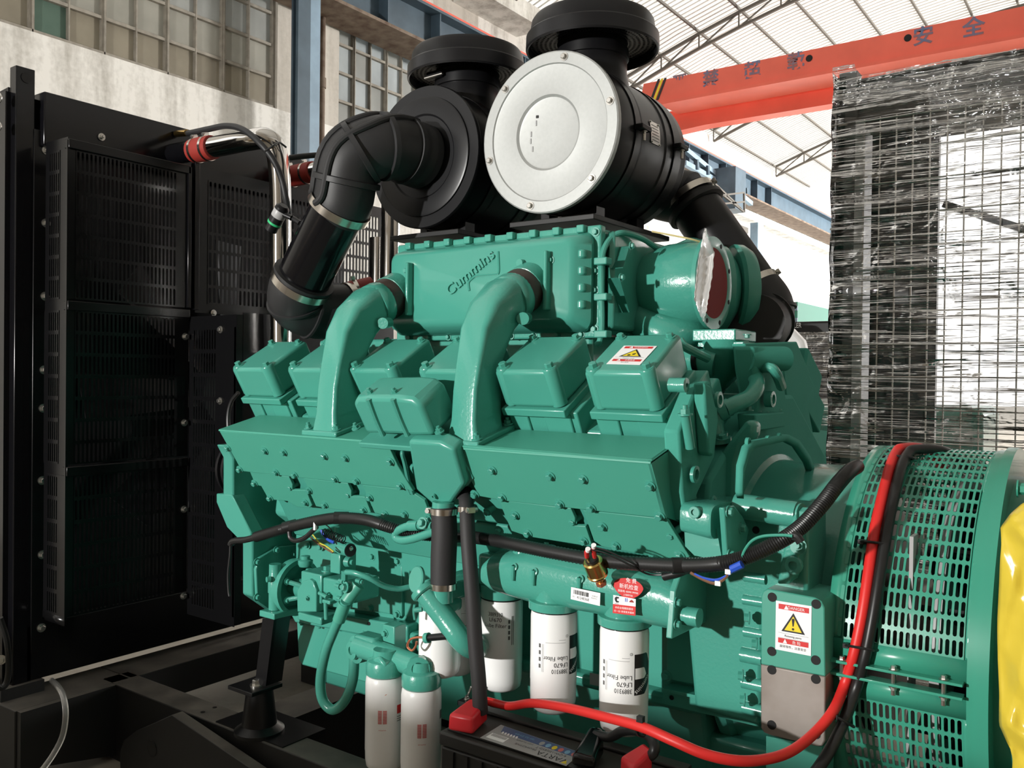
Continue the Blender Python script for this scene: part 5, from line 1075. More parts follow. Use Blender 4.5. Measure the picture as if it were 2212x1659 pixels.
# starter pocket
b = MB(); loft(b, [(Y_(1486,1112,1.91),(0,.045,0),(0,0,.030),4),(Y_(1494,1112,1.91),(0,.064,0),(0,0,.036),4),(Y_(1553,1122,1.91),(0,.068,0),(0,0,.040),4),(Y_(1560,1123,1.91),(0,.066,0),(0,0,.038),4)], 28); b.build('starter_pocket', 'cast', fwh, angle=50)
MB().prism([Y_(1478,1140,1.875),Y_(1548,1142,1.875),Y_(1560,1212,1.875),Y_(1500,1200,1.875),Y_(1480,1180,1.875)], (0,.05,0)).build('pocket_wall', 'green', fwh)
x_ = Y_(1557,1125,1.85).x
MB().prism([X_(*q, x_) for q in ((1552,1096),(1573,1090),(1592,1114),(1606,1142),(1596,1190),(1588,1206),(1560,1206),(1556,1150))], (.014,0,0)).build('pocket_cover', 'green', fwh, bevel=.003)
for q in ((1572,1105),(1600,1141),(1575,1198)): bolt(X_(*q, x_+.014), (1,0,0), .0135, fwh)
bolt(Y_(1502,1106,1.842), (0,-1,.0), .014, fwh, kind='socket')
# gear-like lumps with bolts on the housing flange
for px, py in ((1610,1300),(1612,1370),(1606,1420),(1608,1480),(1610,1535),(1612,1250)):
    q = Y_(px,py,2.0); MB().cyl(q-Vector((.012,-.02,0)), q+Vector((.04,.02,0)), .012+.006*((px*7+py) % 3)/2, n=18).build('flange_lump', 'cast', fwh)
for px, py in ((1620,1335),(1606,1460),(1610,1512),(1636,1391)): bolt(Y_(px,py,1.99), (-1,-.3,0), .015, fwh)
# mounting foot: painted upper half, bare lower half
fyy = 1.97
def foot_outline(c): return [Y_(px,py,fyy) for px,py in c]
up1 = [(1643,1435),(1644,1288),(1648,1277),(1658,1272),(1760,1291),(1774,1299),(1781,1313),(1783,1462)]
lo1 = [(1643,1435),(1783,1462),(1782,1600),(1776,1612),(1764,1614),(1668,1590),(1650,1583),(1643,1572)]
ft1 = MB().prism(foot_outline(up1), (0,.14,0)).build('mounting_foot', 'sheet', fwh, bevel=.003)
ft2 = lab(MB().prism(foot_outline(lo1), (0,.14,0)).build('mounting_foot', 'baresteel', fwh, bevel=.003), 'bare rusty steel lower half of the foot')
MB().prism(foot_outline([(1655,1590),(1776,1614),(1772,1700),(1655,1690)])+[], (0,.1,0)).build('foot_block', 'green', fwh)
for px, py, k in ((1668,1290,0),(1763,1305,0),(1667,1407,0),(1762,1426,0),(1667,1447,1),(1762,1467,1),(1667,1566,1),(1762,1586,1)):
    q = Y_(px,py,fyy-.0006); MB().lathe(q, (0,-1,0), [(.0105,0),(.0105,.0005)], 20).build('bolt_hole', 'dark', ft2 if k else ft1)
p0, p1, p3 = Y_(1675,1402,fyy), Y_(1752,1416,fyy), Y_(1677,1297,fyy)
sticker_on(p0, (1,0,0), (0,0,1), (p1-p0).length, p3.z-p0.z, ft1, 'DANGER', 'Rotating parts', '危 险', '旋转零件，注意安全', tri='bang')
# ------------------------------------------------------------------ alternator
al = thing('alternator', 'green alternator drum with perforated slotted guards at the right', 'alternator', (.0, AY, AZ))
RD = .466; xa0 = -.572; xs0 = CY_(2098,1400,RD).x; xs1 = CY_(2124,1400,RD+.012).x
def drum(u, v): a = v/RD; return Vector((u, AY-RD*math.cos(a), AZ+RD*math.sin(a)))
px0, px1 = CY_(1818,1420,RD).x, CY_(2082,1440,RD).x
ncol = 19
def guard(va, vb, rows, lb):
    g = MB(); g.perf(drum, px0, px1, va, vb, ncol, rows, .62, .82)
    return g
row = .0405; v0 = .062; nr = 27
g = guard(v0, v0+row*nr, nr, ''); 
gu = lab(g.build('perforated_guard', 'alt', al, solid=.003, flat=True), 'upper slotted guard sheet')
g = guard(-.062-row*14, -.062, 14, '')
gl = lab(g.build('perforated_guard', 'alt', al, solid=.003, flat=True), 'lower slotted guard sheet')
def band(u0, u1, va, vb, parent):
    n = max(2, int(abs(vb-va)/.02)); b = MB(); b.grid(lambda i, j: drum(u0+(u1-u0)*i, va+(vb-va)*j), 1, n); b.build('guard_edge', 'alt', parent, solid=.003, angle=60)
for pa_, va, vb in ((gu, v0, v0+row*nr), (gl, -.062-row*14, -.062)): band(xa0, px0, va, vb, pa_); band(px1, xs0, va, vb, pa_)
band(xa0, xs0, .014, v0, gu); band(xa0, xs0, -.062, -.014, gl)
# blind slots down both edges of the upper guard
for u in (px0-(px1-px0)/ncol*.55, px1+(px1-px0)/ncol*.55):
    for k in range(nr):
        v = v0+row*(k+.5); 
        pts = [drum(u+.0042*math.cos(a)*1, v+(.0125 if math.sin(a) > 0 else -.0125)+.0042*math.sin(a)) for a in [2*PI*i/12+.01 for i in range(12)]]
        nrm = (pts[0]-Vector((pts[0].x,AY,AZ))).normalized(); MB().prism(pts, nrm*.0012).build('blind_slot', 'alt', gu)
for s in (1, -1):
    q0 = drum(xa0, s*.014); b = MB().box(xa0, xs0-.01, q0.y-.026, q0.y+.006, q0.z-.0015, q0.z+.0015+.003); b.build('seam_flange', 'alt', gu if s > 0 else gl, bevel=.001)
for px in (1822, 1933, 2041):
    x_ = CY_(px, 1480, RD).x; q = Vector((x_, AY-RD-.014, AZ+.019)); bolt(q, (0,0,1), .010, gu, 'steel'); MB().cyl(q-Vector((0,0,.055)), q, .005, n=8).build('clamp_bolt', 'steel', gu); bolt(q-Vector((0,0,.036)), (0,0,-1), .010, gu, 'steel')
MB().lathe((xs0-.006,AY,AZ), (1,0,0), [(RD-.03,0),(RD+.004,0),(RD+.004,.018),(RD-.03,.018)], 80, False, False).build('seam_ring', 'alt', al)
MB().lathe((xs0+.012,AY,AZ), (1,0,0), [(RD-.05,0),(RD+.012,0),(RD+.012,xs1-xs0),(RD-.05,xs1-xs0)], 80, True, True).build('frame_ring', 'alt', al)
MB().lathe((xs1+.012,AY,AZ), (1,0,0), [(RD-.06,0),(RD-.06,.06)], 60).build('frame_gap', 'alt', al)
MB().lathe((xs1+.055,AY,AZ), (1,0,0), [(RD-.04,0),(RD-.005,.01),(RD-.005,.7),(RD-.03,.72)], 72).build('stator_frame', 'alt', al)
for an in (62, 5): bolt(Vector((xs1+.03, AY-(RD-.012)*math.cos(R(an)), AZ+(RD-.012)*math.sin(R(an)))), (1,0,0), .020, al, 'alt')
MB().lathe((xa0,AY,AZ), (1,0,0), [(.12,0),(.12,.5)], 32).build('shaft', 'baresteel', al)
MB().lathe((xa0+.02,AY,AZ), (1,0,0), [(.30,0),(.30,.02),(.14,.03)], 40).build('coupling_disc', 'satin', al)
b = MB()
for k in range(16):
    a = 2*PI*k/16; c, s_ = math.cos(a), math.sin(a); b.obox((xa0+.17, AY+.2*c-.005, AZ+.2*s_-.005), (.10,0,0), (0,.17*c,.17*s_), (0,-.01*s_,.01*c))
b.build('fan_blades', 'satin', al, kind='stuff')
MB().lathe((xs0-.09,AY,AZ), (1,0,0), [(.22,0),(.40,.0),(.40,.02),(.24,.02)], 60).build('end_winding', 'greylabel', al)
MB().box(xs0-.13, xs0-.122, AY-.42, AY-.37, AZ-.30, AZ+.30).build('stay_bar', 'greylabel', al)
# pale top of the stator frame / yellow plastic sheet
cs_ = thing('plastic_sheet', 'crumpled yellow plastic sheet hanging over the alternator at the right edge', 'plastic sheet', Y_(2195,1400,1.92))
Lp = [(2212,1086),(2185,1110),(2163,1140),(2163,1180),(2160,1260),(2156,1340),(2156,1420),(2160,1500),(2160,1565),(2180,1610),(2188,1640),(2186,1720)]
b = MB(); nn = 60; mm_ = 24; vs = []; random.seed(21)
ph = [random.random()*6 for _ in range(8)]
for j in range(nn+1):
    l = lerp_line(Lp, j/nn)
    for i in range(mm_+1):
        f = i/mm_; px = l[0]+f*170; y = 1.93-.05*math.sin(f*2.0)+.012*abs(math.sin(j*.16+ph[4]+i*.35))+.010*abs(math.sin(j*.27-i*.28+ph[5]))+.008*math.sin(j*.21+ph[0]+i*.2)+.004*math.sin(j*.33-i*.5+ph[1])+.0025*math.sin(i*.7+j*.31+ph[2]); vs.append(Y_(px, l[1]+(6*math.sin(i*.8+ph[3]) if j in (0, nn) else 0), y))
b.add(vs, [(j*(mm_+1)+i, j*(mm_+1)+i+1, (j+1)*(mm_+1)+i+1, (j+1)*(mm_+1)+i) for j in range(nn) for i in range(mm_)])
b.build('sheet', 'plasticbag', cs_, solid=.002, angle=60)
# ------------------------------------------------------------------ radiator with fan guards
rd = thing('radiator', 'tall black radiator with slotted steel fan guards and pale bolts, left of the engine', 'radiator', (-3.5, 2.5, .36))
XR = -3.50; XG = -3.25; YG = 1.694
zT = H+1.07
# core, top tank, bottom tank, side frames
MB().box(-3.95, XR-.02, 1.66, 3.34, .36, zT-.02).build('core', 'satin', rd)
tp = [X_(79,201,XR), X_(388,284,XR)]
MB().box(-3.95, XR+.06, tp[0].y, 3.36, H+.86, (tp[0].z+tp[1].z)/2).build('top_tank', 'black', rd, bevel=.006)
MB().box(-3.95, XR+.03, 1.66, 3.36, .345, .56).build('bottom_tank', 'guard', rd, bevel=.004)
p0 = X_(35,140,XR+.03); p1 = X_(76,165,XR+.03)
MB().box(XR-.02, XR+.03, p0.y, p1.y, .24, p0.z).build('corner_post', 'black', rd, bevel=.003)
MB().lathe(X_(57,168,XR+.031), (1,0,0), [(.020,0),(.020,.002)], 20).build('lifting_hole', 'guard', rd)
MB().box(-3.95, XR-.01, p0.y-.02, p0.y+.01, .30, zT-.02).build('side_panel', 'black', rd)
MB().prism([Vector((XR-.02,p0.y-.005,z)) if False else v for v in (Vector((XR-.02,p0.y-.005,zT)),Vector((XR-.02,p0.y-.005,.3)),Vector((-3.9,p0.y-.03,.3)),Vector((-3.9,p0.y-.03,zT-.05)))], (0,.006,0)).build('side_sheet', 'black', rd)
for px, py in ((8,215),(7,276)): bolt(X_(px,py,XR+.02)+Vector((0,-.02,0)), (.3,-1,0), .022, rd, 'steel')
# flange strip with its bolts
MB().box(XR-.02, XR+.035, p1.y-.005, p1.y+.10, .45, H+.92).build('guard_flange', 'guard', rd, bevel=.002)
for px, py in ((100,325),(99,482),(97,640),(95,799),(93,882),(91,1038),(91,1198),(89,1356)): bolt(X_(px,py,XR+.036), (1,0,0), .017, rd, 'steel', spin=py)
bolt(X_(219,296,XR+.062), (1,0,0), .015, rd, 'steel', kind='stud')
# main guard face: three slotted panels, each with its frame
zg = [X_(147,1340,XG).z, X_(147,1011,XG).z, X_(147,652,XG).z, X_(147,302,XG).z]
YR = X_(410,330,XG).y
def face(u, v): return Vector((XG, u, v))
for k in range(3):
    za, zb2 = zg[k]+.012, zg[k+1]-.03
    g = MB(); nrow = 6 if k == 0 else 7
    g.perf(face, YG+.03, YR-.06, za, zb2, 25, nrow, .52, .86)
    for u0, u1 in ((YG, YG+.03), (YR-.06, YR)): g.add([face(u0,za),face(u1,za),face(u1,zb2),face(u0,zb2)], [(0,1,2,3)])
    pn = g.build('guard_panel', 'guard', rd, solid=.002, flat=True)
    MB().box(XG-.02, XG+.012, YG-.002, YR, zb2, zg[k+1]+.004).build('guard_rail', 'guard', rd, bevel=.002)
    if k == 2: MB().box(XG-.02, XG+.012, YR-.012, YR+.004, za, zb2+.03).build('guard_rail', 'black', rd, bevel=.002)
for px, py in ((400,727),(398,913),(397,1100),(396,1287)): bolt(X_(px,py,XG+.002), (1,0,0), .015, rd, 'steel')
MB().box(XG-.004, XG+.004, YG-.004, YG+.006, zg[0], zg[3]).build('guard_edge', 'guard', rd)
# side of the guard facing the viewer
def side(u, v): return Vector((u, YG, v))
xb = Y_(105,315,YG).x
for k in range(3):
    za, zb2 = zg[k]+.012, zg[k+1]-.03
    g = MB(); g.perf(side, xb+.01, XG-.055, za, zb2, 5, 6 if k == 0 else 7, .5, .86)
    for u0, u1 in ((xb-.02, xb+.01), (XG-.055, XG)): g.add([side(u0,za),side(u1,za),side(u1,zb2),side(u0,zb2)], [(0,1,2,3)])
    g.add([side(xb-.02,zb2),side(XG,zb2),side(XG,zg[k+1]+.012),side(xb-.02,zg[k+1]+.012)], [(0,1,2,3)])
    g.build('guard_side', 'guard', rd, solid=.002, flat=True)
MB().add([side(xb-.02,zg[0]-.02),side(XG,zg[0]-.02),side(XG,zg[0]+.012),side(xb-.02,zg[0]+.012)], [(0,1,2,3)]).build('guard_side', 'guard', rd, solid=.002)
# second panel beyond, and the fan tunnel side towards the engine
YS = YR+.03; YE = YS+1.15
zc0, zc1 = X_(450,672,XG).z, X_(461,376,XG).z
g = MB(); g.perf(face, YS+.06, YE-.06, zc0+.03, zc1-.03, 46, 7, .52, .86)
for u0, u1 in ((YS, YS+.06), (YE-.06, YE)): g.add([face(u0,zc0+.03),face(u1,zc0+.03),face(u1,zc1-.03),face(u0,zc1-.03)], [(0,1,2,3)])
for v0_, v1_ in ((zc0-.01, zc0+.03), (zc1-.03, zc1+.02)): g.add([face(YS,v0_),face(YE,v0_),face(YE,v1_),face(YS,v1_)], [(0,1,2,3)])
g.build('guard_panel', 'guard', rd, solid=.002, flat=True)
bolt(X_(461,676,XG+.004), (1,0,0), .014, rd, 'steel')
MB().box(XG-.02, XG+.012, YS-.01, YS+.012, zc0, zc1+.03).build('guard_rail', 'black', rd, bevel=.002)
yt = YR+.005; xt = Y_(506,1300,yt).x
zs0, zs1 = Y_(412,1326,yt).z, Y_(412,684,yt).z
def tun(u, v): return Vector((u, yt, v))
g = MB(); u1_ = Y_(466,1000,yt).x
g.perf(tun, XG+.03, u1_, zs0+.035, zs1-.05, 9, 12, .5, .86)
for u0, u1 in ((XG, XG+.03), (u1_, xt)): g.add([tun(u0,zs0+.035),tun(u1,zs0+.035),tun(u1,zs1-.05),tun(u0,zs1-.05)], [(0,1,2,3)])
for v0_, v1_ in ((zs0-.005, zs0+.035), (zs1-.05, zs1)): g.add([tun(XG,v0_),tun(xt,v0_),tun(xt,v1_),tun(XG,v1_)], [(0,1,2,3)])
g.build('tunnel_panel', 'guard', rd, solid=.002, flat=True)
MB().box(xt-.012, xt+.002, yt-.002, yt+.03, zs0, zs1).build('tunnel_edge', 'guard', rd)
for px, py in ((477,712),(476,866)): bolt(Y_(px,py,yt-.002), (0,-1,0), .015, rd, 'steel')
MB().box(xt-.002, xt+.004, yt+.03, yt+.9, zc0-.25, zc0-.02).build('tunnel_brace', 'guard', rd)
MB().tube([Y_(495,950,2.1),Y_(493,900,2.1),Y_(500,868,2.1),Y_(515,848,2.1)], .008, 8).build('grease_line', 'harness', rd)
# fan inside: hub and blades in the dark
fx = -3.38; 
fan = MB().lathe((fx,2.5,1.45), (1,0,0), [(.16,-.05),(.16,.05)], 32).build('fan_hub', 'satin', rd)
for k in range(8):
    a = 2*PI*k/8; c, s_ = math.cos(a), math.sin(a); p = Vector((fx,2.5,1.45)); t_ = Vector((0,-s_,c)); r_ = Vector((0,c,s_))
    MB().prism([p+r_*.14-t_*.05+Vector((-.03,0,0)), p+r_*.14+t_*.05+Vector((.03,0,0)), p+r_*.68+t_*.10+Vector((.035,0,0)), p+r_*.68-t_*.09+Vector((-.035,0,0))], (.006,0,0)).build('fan_blade', 'satin', fan)
MB().box(XR-.01, XR, 1.72, 3.3, .6, H+.85).build('fin_pack', 'satin', rd)
# filler cap on top
q = X_(180,226,-3.6); t = lab(MB().lathe((q.x,q.y,zT-.03), (0,0,1), [(.045,0),(.045,.012),(.055,.016),(.055,.035),(.04,.04)], 28).build('filler_cap', 'black', rd), 'black filler cap on top of the radiator')
MB().tube([Vector((q.x-.05,q.y-.06,zT+.0)),Vector((q.x,q.y-.07,zT+.02)),Vector((q.x+.05,q.y+.05,zT+.01))], .008, 8).build('cap_lever', 'black', rd)
# ------------------------------------------------------------------ polished coolant pipes with red sleeves
pc = thing('coolant_pipe', 'bent polished steel coolant pipe with a red rubber sleeve at the radiator top', 'pipe', X_(600,420,-3.0))
yq = 2.36
A_ = [X_(375,333,XR+.06)]
zP = X_(375,333,XR+.06).z; yP = X_(375,333,XR+.06).y
s0 = Vector((XR+.06, yP, zP)); s1 = Y_(440,322,yP); s2 = Y_(535,303,yP+.02); s3 = Y_(605,400,yP+.10); s4 = Y_(607,760,yP+.12)
MB().cyl(s0, s1, .044, n=28).build('radiator_stub', 'black', pc)
d = (s2-s1).normalized()
pp = [s1-d*.02, s1+(s2-s1)*.5, s2, Y_(575,300,yP+.045), Y_(596,325,yP+.08), s3, Y_(606,560,yP+.11), s4]
MB().tube(pp, .043, 28, 10).build('pipe', 'chrome', pc)
lab(MB().tube([s1-d*.065, s1, s1+d*.055], lambda t: .0495+.002*math.sin(PI*t), 28).build('sleeve', 'redhose', pc), 'red silicone sleeve')
for e in (-.040, .028): clamp_band(s1+d*e, d, .0505, .013, pc, screw=(0,-.3,1))
ph_ = MB().tube([X_(390,289,XR+.08), Y_(412,287,yP), Y_(450,279,yP), Y_(490,272,yP-.02), Y_(525,280,yP-.03), Y_(560,308,yP-.03), Y_(590,345,yP+.0), Y_(608,385,yP+.03), Y_(618,430,yP+.05), Y_(624,465,yP+.08)], .0125, 12)
vh = thing('vent_hose', 'thin black rubber vent hose arching over the red sleeve and down the steel pipe', 'hose', Y_(520,280,yP))
ph_.build('hose', 'rubber', vh); lab(MB().cyl(X_(381,289,XR+.07), Y_(404,287,yP), .014, n=14).build('brass_fitting', 'brass', vh), 'brass fitting')
MB().tube([Y_(572,327,yP-.04), Y_(590,315,yP-.03), Y_(603,308,yP+.02), Y_(618,318,yP+.06)], .004, 6).build('zip_tie', 'harness', vh)
pc2 = thing('coolant_pipe', 'second polished coolant pipe with a red sleeve, half hidden behind the rubber elbow', 'pipe', X_(815,500,-2.9))
m0 = X_(618,384,XR+.05); m1 = Y_(662,374,m0.y); d = (m1-m0).normalized()
MB().tube([m0-d*.02, m1, m1+d*.42, m1+d*.50+Vector((0,.02,-.04)), m1+d*.53+Vector((0,.03,-.15)), m1+d*.53+Vector((0,.03,-.7))], .043, 28, 10).build('pipe', 'chrome', pc2)
lab(MB().tube([m0+d*.0, m0+d*.10, m0+d*.20], lambda t: .0495+.002*math.sin(PI*t), 28).build('sleeve', 'redhose', pc2), 'red silicone sleeve')
for e in (.045, .15): clamp_band(m0+d*e, d, .0505, .013, pc2, screw=(0,-.3,1))
vp = X_(818,500,-3.0)
MB().cyl(Vector((vp.x,vp.y,1.3)), Vector((vp.x,vp.y,2.2)), .043, n=28).build('riser', 'chrome', pc2)
bh2 = thing('vent_hose', 'short black vent hose running level behind the rubber elbow', 'hose', Y_(660,338,2.6))
MB().tube([Y_(625,341,2.55), Y_(660,337,2.6), Y_(700,335,2.65), Y_(760,340,2.7)], .0125, 12).build('hose', 'rubber', bh2)
# restriction indicator on the intake duct
ri = thing('air_restriction_indicator', 'small black service indicator with a green ring hanging from the intake pipe', 'indicator', Y_(600,480,1.93))
a_, c_ = Y_(613,444,1.93), Y_(585,497,1.93); d = (c_-a_).normalized(); L = (c_-a_).length
MB().lathe(a_, d, [(.016,0),(.0235,.008),(.0235,L*.78),(.021,L*.8),(.021,L)], 24).build('body', 'satin', ri)
lab(MB().lathe(a_+d*L*.66, d, [(.0236,0),(.0243,.001),(.0243,.007),(.0236,.008)], 24, False, False).build('green_ring', 'greenprint', ri), 'green ring')
MB().lathe(a_+d*L*.18, d, [(.0237,0),(.0240,.0005),(.0240,.026),(.0237,.027)], 24, False, False).build('label_band', 'greylabel', ri)
MB().cyl(Y_(612,463,1.93), Y_(630,471,1.94), .009, n=12).build('side_port', 'satin', ri); lab(MB().cyl(Y_(624,468,1.94), Y_(632,472,1.945), .007, n=6).build('brass_fitting', 'brass', ri), 'brass fitting'); MB().cyl(Y_(631,471,1.945), Y_(648,482,1.95), .009, n=12).build('port', 'satin', ri)
# ------------------------------------------------------------------ skid frame
fr_ = thing('skid_frame', 'heavy dusty black welded steel skid frame carrying engine and radiator', 'frame', (-1.5, AY, 0))
yo, yi, zr = 1.921, 2.038, .30
MB().box(-3.40, 1.2, yo, yi, .0, zr).build('side_rail', 'frame', fr_, bevel=.004)
MB().box(-3.40, 1.2, 2*AY-yi, 2*AY-yo, .0, zr).build('side_rail', 'frame', fr_, bevel=.004)
MB().box(-3.55, -3.32, 2.0, 3.45, .165, zr).box(-3.55, -3.32, 1.55, 2.0, .06, zr).build('cross_beam', 'frame', fr_, bevel=.004)
MB().prism([(-3.32,1.556,zr),(-3.32,1.921,zr),(-3.32,1.921,.02),(-3.32,1.556,.09)], (.03,0,0)).build('end_gusset', 'frame', fr_)
MB().box(-3.95, -3.45, 1.56, 1.72, zr, .345).build('radiator_foot', 'frame', fr_); MB().box(-3.95, -3.45, 3.28, 3.44, zr, .345).build('radiator_foot', 'frame', fr_); MB().box(-4.0, -3.55, 1.56, 1.68, .06, zr).build('radiator_foot', 'frame', fr_); MB().box(-4.0, -3.55, 3.32, 3.44, .06, zr).build('radiator_foot', 'frame', fr_)
for x in (-2.6, -1.3, .0): MB().box(x-.09, x+.09, yi, 2*AY-yi, .0, zr-.02).build('cross_member', 'frame', fr_)
# lifting lug on the outside of the rail
lg = [Z_(390,1534,zr)]
yl = yo-.0
c0 = Y_(395,1540,1.90)
lugp = [Y_(395,1536,1.90),Y_(360,1552,1.90),Y_(318,1570,1.90),Y_(290,1592,1.90),Y_(282,1618,1.90),Y_(283,1650,1.90),Y_(300,1740,1.90),Y_(560,1800,1.90),Y_(640,1700,1.90)]
MB().prism(lugp, (0,-.045,0)).build('lifting_lug', 'frame', fr_, bevel=.003)
q = Y_(328,1617,1.8545); MB().lathe(q, (0,-1,0), [(.030,0),(.030,.001)], 28).build('lug_hole', 'guard', fr_)
for px, py in ((464,1528),(438,1538)): q = Z_(px,py,zr+.001); MB().lathe(q, (0,0,1), [(.008,0),(.008,.001)], 12).build('bolt_hole', 'dark', fr_)
# front engine foot: steel strap, plate, rubber mount
ef = thing('engine_foot', 'dark steel front engine bracket with a big bolt and round rubber mount', 'bracket', Y_(560,1480,1.95))
a0_, a1_ = Y_(567,1336,1.90), Y_(592,1336,1.90); b0_, b1_ = Y_(550,1482,1.95), Y_(574,1482,1.95)
MB().hexa([b0_,b1_,b1_+Vector((0,.012,0)),b0_+Vector((0,.012,0)),a0_,a1_,a1_+Vector((0,.012,0)),a0_+Vector((0,.012,0))]).build('strap', 'satin', ef)
MB().hexa([b1_+Vector((-.006,0,0)),b1_,b1_+Vector((0,.07,0)),b1_+Vector((-.006,.07,0)),a1_+Vector((-.006,0,0)),a1_,a1_+Vector((0,.07,0)),a1_+Vector((-.006,.07,0))]).build('strap_web', 'satin', ef)
q = Y_(555,1478,1.95); MB().box(q.x-.08, q.x+.05, 1.89, 2.02, q.z-.018, q.z-.004).build('foot_plate', 'satin', ef, bevel=.002)
bolt(Vector((q.x,1.95,q.z-.004)), (0,0,1), .024, ef, 'steel')
MB().lathe((q.x-.01,1.97,zr), (0,0,1), [(.085,0),(.085,.012),(.06,.03),(.045,q.z-.022-zr)], 32).build('rubber_mount', 'satin', ef)
MB().box(q.x-.20, q.x+.16, 1.93, 2.12, zr-.02, zr+.004).build('mount_pad', 'satin', ef)
# clear drip hose over the skid corner
ch = thing('drain_tube', 'clear plastic drain tube curling over the skid corner to the floor', 'tube', Y_(130,1550,1.50))
MB().tube([Y_(112,1470,1.62),Y_(125,1483,1.55),Y_(137,1505,1.52),Y_(142,1545,1.50),Y_(135,1590,1.49),Y_(115,1630,1.46),Y_(88,1668,1.42)], .0095, 12).build('tube', 'clear', ch)
bt = thing('cable_loop', 'black cable hanging at the left side of the radiator', 'cable', X_(10,1430,-3.45))
MB().tube([X_(0,1335,-3.4),X_(14,1380,-3.4),X_(19,1430,-3.4),X_(16,1470,-3.4),X_(4,1486,-3.4),X_(-10,1480,-3.4)], .011, 10).build('cable', 'harness', bt); bolt(X_(2,1425,-3.42), (1,-.5,0), .018, bt, 'steel')
# ------------------------------------------------------------------ battery
zb = .656
bx0, bx1, by0, by1 = -1.425, -.80, 1.70, 1.885
bat = thing('battery', 'black battery with a grey and blue label on a tray by the engine', 'battery', ((bx0+bx1)/2, (by0+by1)/2, .44))
MB().box(bx0, bx1, by0, by1, .44, zb-.045).build('case', 'batt', bat, bevel=.006)
MB().box(bx0-.004, bx1+.004, by0-.004, by1+.004, zb-.043, zb-.008).build('lid', 'batt', bat, bevel=.006)
MB().box(bx0+.01, bx1-.01, by0+.012, by1-.012, zb-.008, zb).build('lid_top', 'batt', bat, bevel=.003)
MB().box(bx0+.02, bx1-.02, by1-.050, by1-.014, zb, zb+.010).build('lid_ridge', 'batt', bat, bevel=.004)
for k in range(12): MB().box(bx0+.03+.045*k, bx0+.045+.045*k, by0-.006, by0, .45, zb-.05).build('case_rib', 'batt', bat)
for k in range(4): MB().box(bx0-.005, bx0, by0+.02+.04*k, by0+.03+.04*k, .45, zb-.05).build('case_rib', 'batt', bat)
zl = zb+.0008
lp = [Z_(*q, zl) for q in ((1037,1594),(1223,1655),(1256,1627),(1082,1566))]
lb_ = lab(quad('battery_label', lp, 'greylabel', bat), 'grey label with a dark blue strip and small pictograms'); ux, uy = lp[1]-lp[0], lp[3]-lp[0]; n = Vector((0,0,1))
def bl(x, y, e=.0008): return lp[0]+ux*x+uy*y+(lp[2]-lp[3]-ux)*(x*y)+n*e
MB().prism([bl(.10,.62),bl(.999,.62),bl(.999,.98),bl(.05,.98)], n*.0002).build('printed_band', 'blueprint', lb_, flat=True)
MB().prism([bl(.04,.12),bl(.25,.12),bl(.25,.44),bl(.04,.44)], n*.0002).build('printed_block', 'paper', lb_, flat=True)
random.seed(4)
for k in range(14): x = .06+.013*k; MB().prism([bl(x,.28,.0011),bl(x+.006,.28,.0011),bl(x+.006,.42,.0011),bl(x,.42,.0011)], n*.0001).build('printed_bar', 'greyink', lb_, flat=True)
for k, mm in enumerate(('greylabel','ltblue','yellow','paleredink','ltblue','paleredink')):
    x, y = .58+.075*k, .76; MB().prism([bl(x+.026*math.cos(2*PI*i/12), y+.13*math.sin(2*PI*i/12), .0011) for i in range(12)], n*.0001).build('printed_symbol', mm, lb_, flat=True)
for k in range(6): MB().prism([bl(.12+.035*k,.56),bl(.14+.035*k,.56),bl(.13+.035*k,.68),bl(.11+.035*k,.68)], n*.0003).build('printed_mark', 'paper', lb_, flat=True)
text('VARTA', bl(.80,.22), -ux, -uy, .030, 'ink', lb_, width=.085); text('PROMOTIVE', bl(.48,.30), -ux, -uy, .012, 'ink', lb_, width=.062)
text('6-QW-120(850)-T', bl(.74,.50), -ux, -uy, .014, 'ink', lb_, width=.085); text('HD SUPER', bl(.42,.52), -ux, -uy, .010, 'greyink', lb_, width=.05)
text('特征在此', bl(.36,.80,.0012), ux, uy, .010, 'ltblue', lb_, width=.06)
MB().prism([bl(.925,.08),bl(.985,.08),bl(.955,.30)], n*.0002).build('printed_logo', 'yellow', lb_, flat=True)
# terminals under red and black boots
bp = thing('battery_cable', 'red battery cable from the red boot on the battery, over the alternator drum', 'cable', (-1.3, 1.8, .7))
q = Z_(1010,1560,zb+.02)
o_ = Z_(979,1585,zb+.002); a_ = Z_(1010,1583,zb+.002)-o_; c_ = Z_(1047,1530,zb+.002)
fwd = (c_-Z_(1009,1560,zb+.002)); fwd.z = 0; fwd.normalize(); sd = Vector((fwd.y,-fwd.x,0))
b0 = Z_(1000,1578,zb+.003)+fwd*.0
MB().hexa([b0-sd*.036-fwd*.015, b0+sd*.036-fwd*.015, b0+sd*.030+fwd*.085, b0-sd*.030+fwd*.085, b0-sd*.034-fwd*.013+n*.042, b0+sd*.034-fwd*.013+n*.042, b0+sd*.024+fwd*.085+n*.050, b0-sd*.024+fwd*.085+n*.050]).build('boot', 'redboot', bp, bevel=.008, seg=3)
st_ = b0+fwd*.08+n*.026
MB().cyl(st_-fwd*.01, st_+fwd*.03+n*.006, .016, .0145, n=20).build('boot_neck', 'redboot', bp)
rc = [st_, st_+fwd*.04+n*.008, Y_(1098,1525,1.84), Y_(1150,1519,1.80), Y_(1220,1528,1.73), Y_(1300,1547,1.68), Y_(1385,1570,1.65), Y_(1450,1598,1.64), Y_(1520,1628,1.65), Y_(1590,1643,1.68), Y_(1655,1640,1.74), Y_(1710,1622,1.81), Y_(1760,1583,1.89), Y_(1800,1535,1.95)]
def on_drum(px, py, off): 
    return CY_(px, py, RD+off)
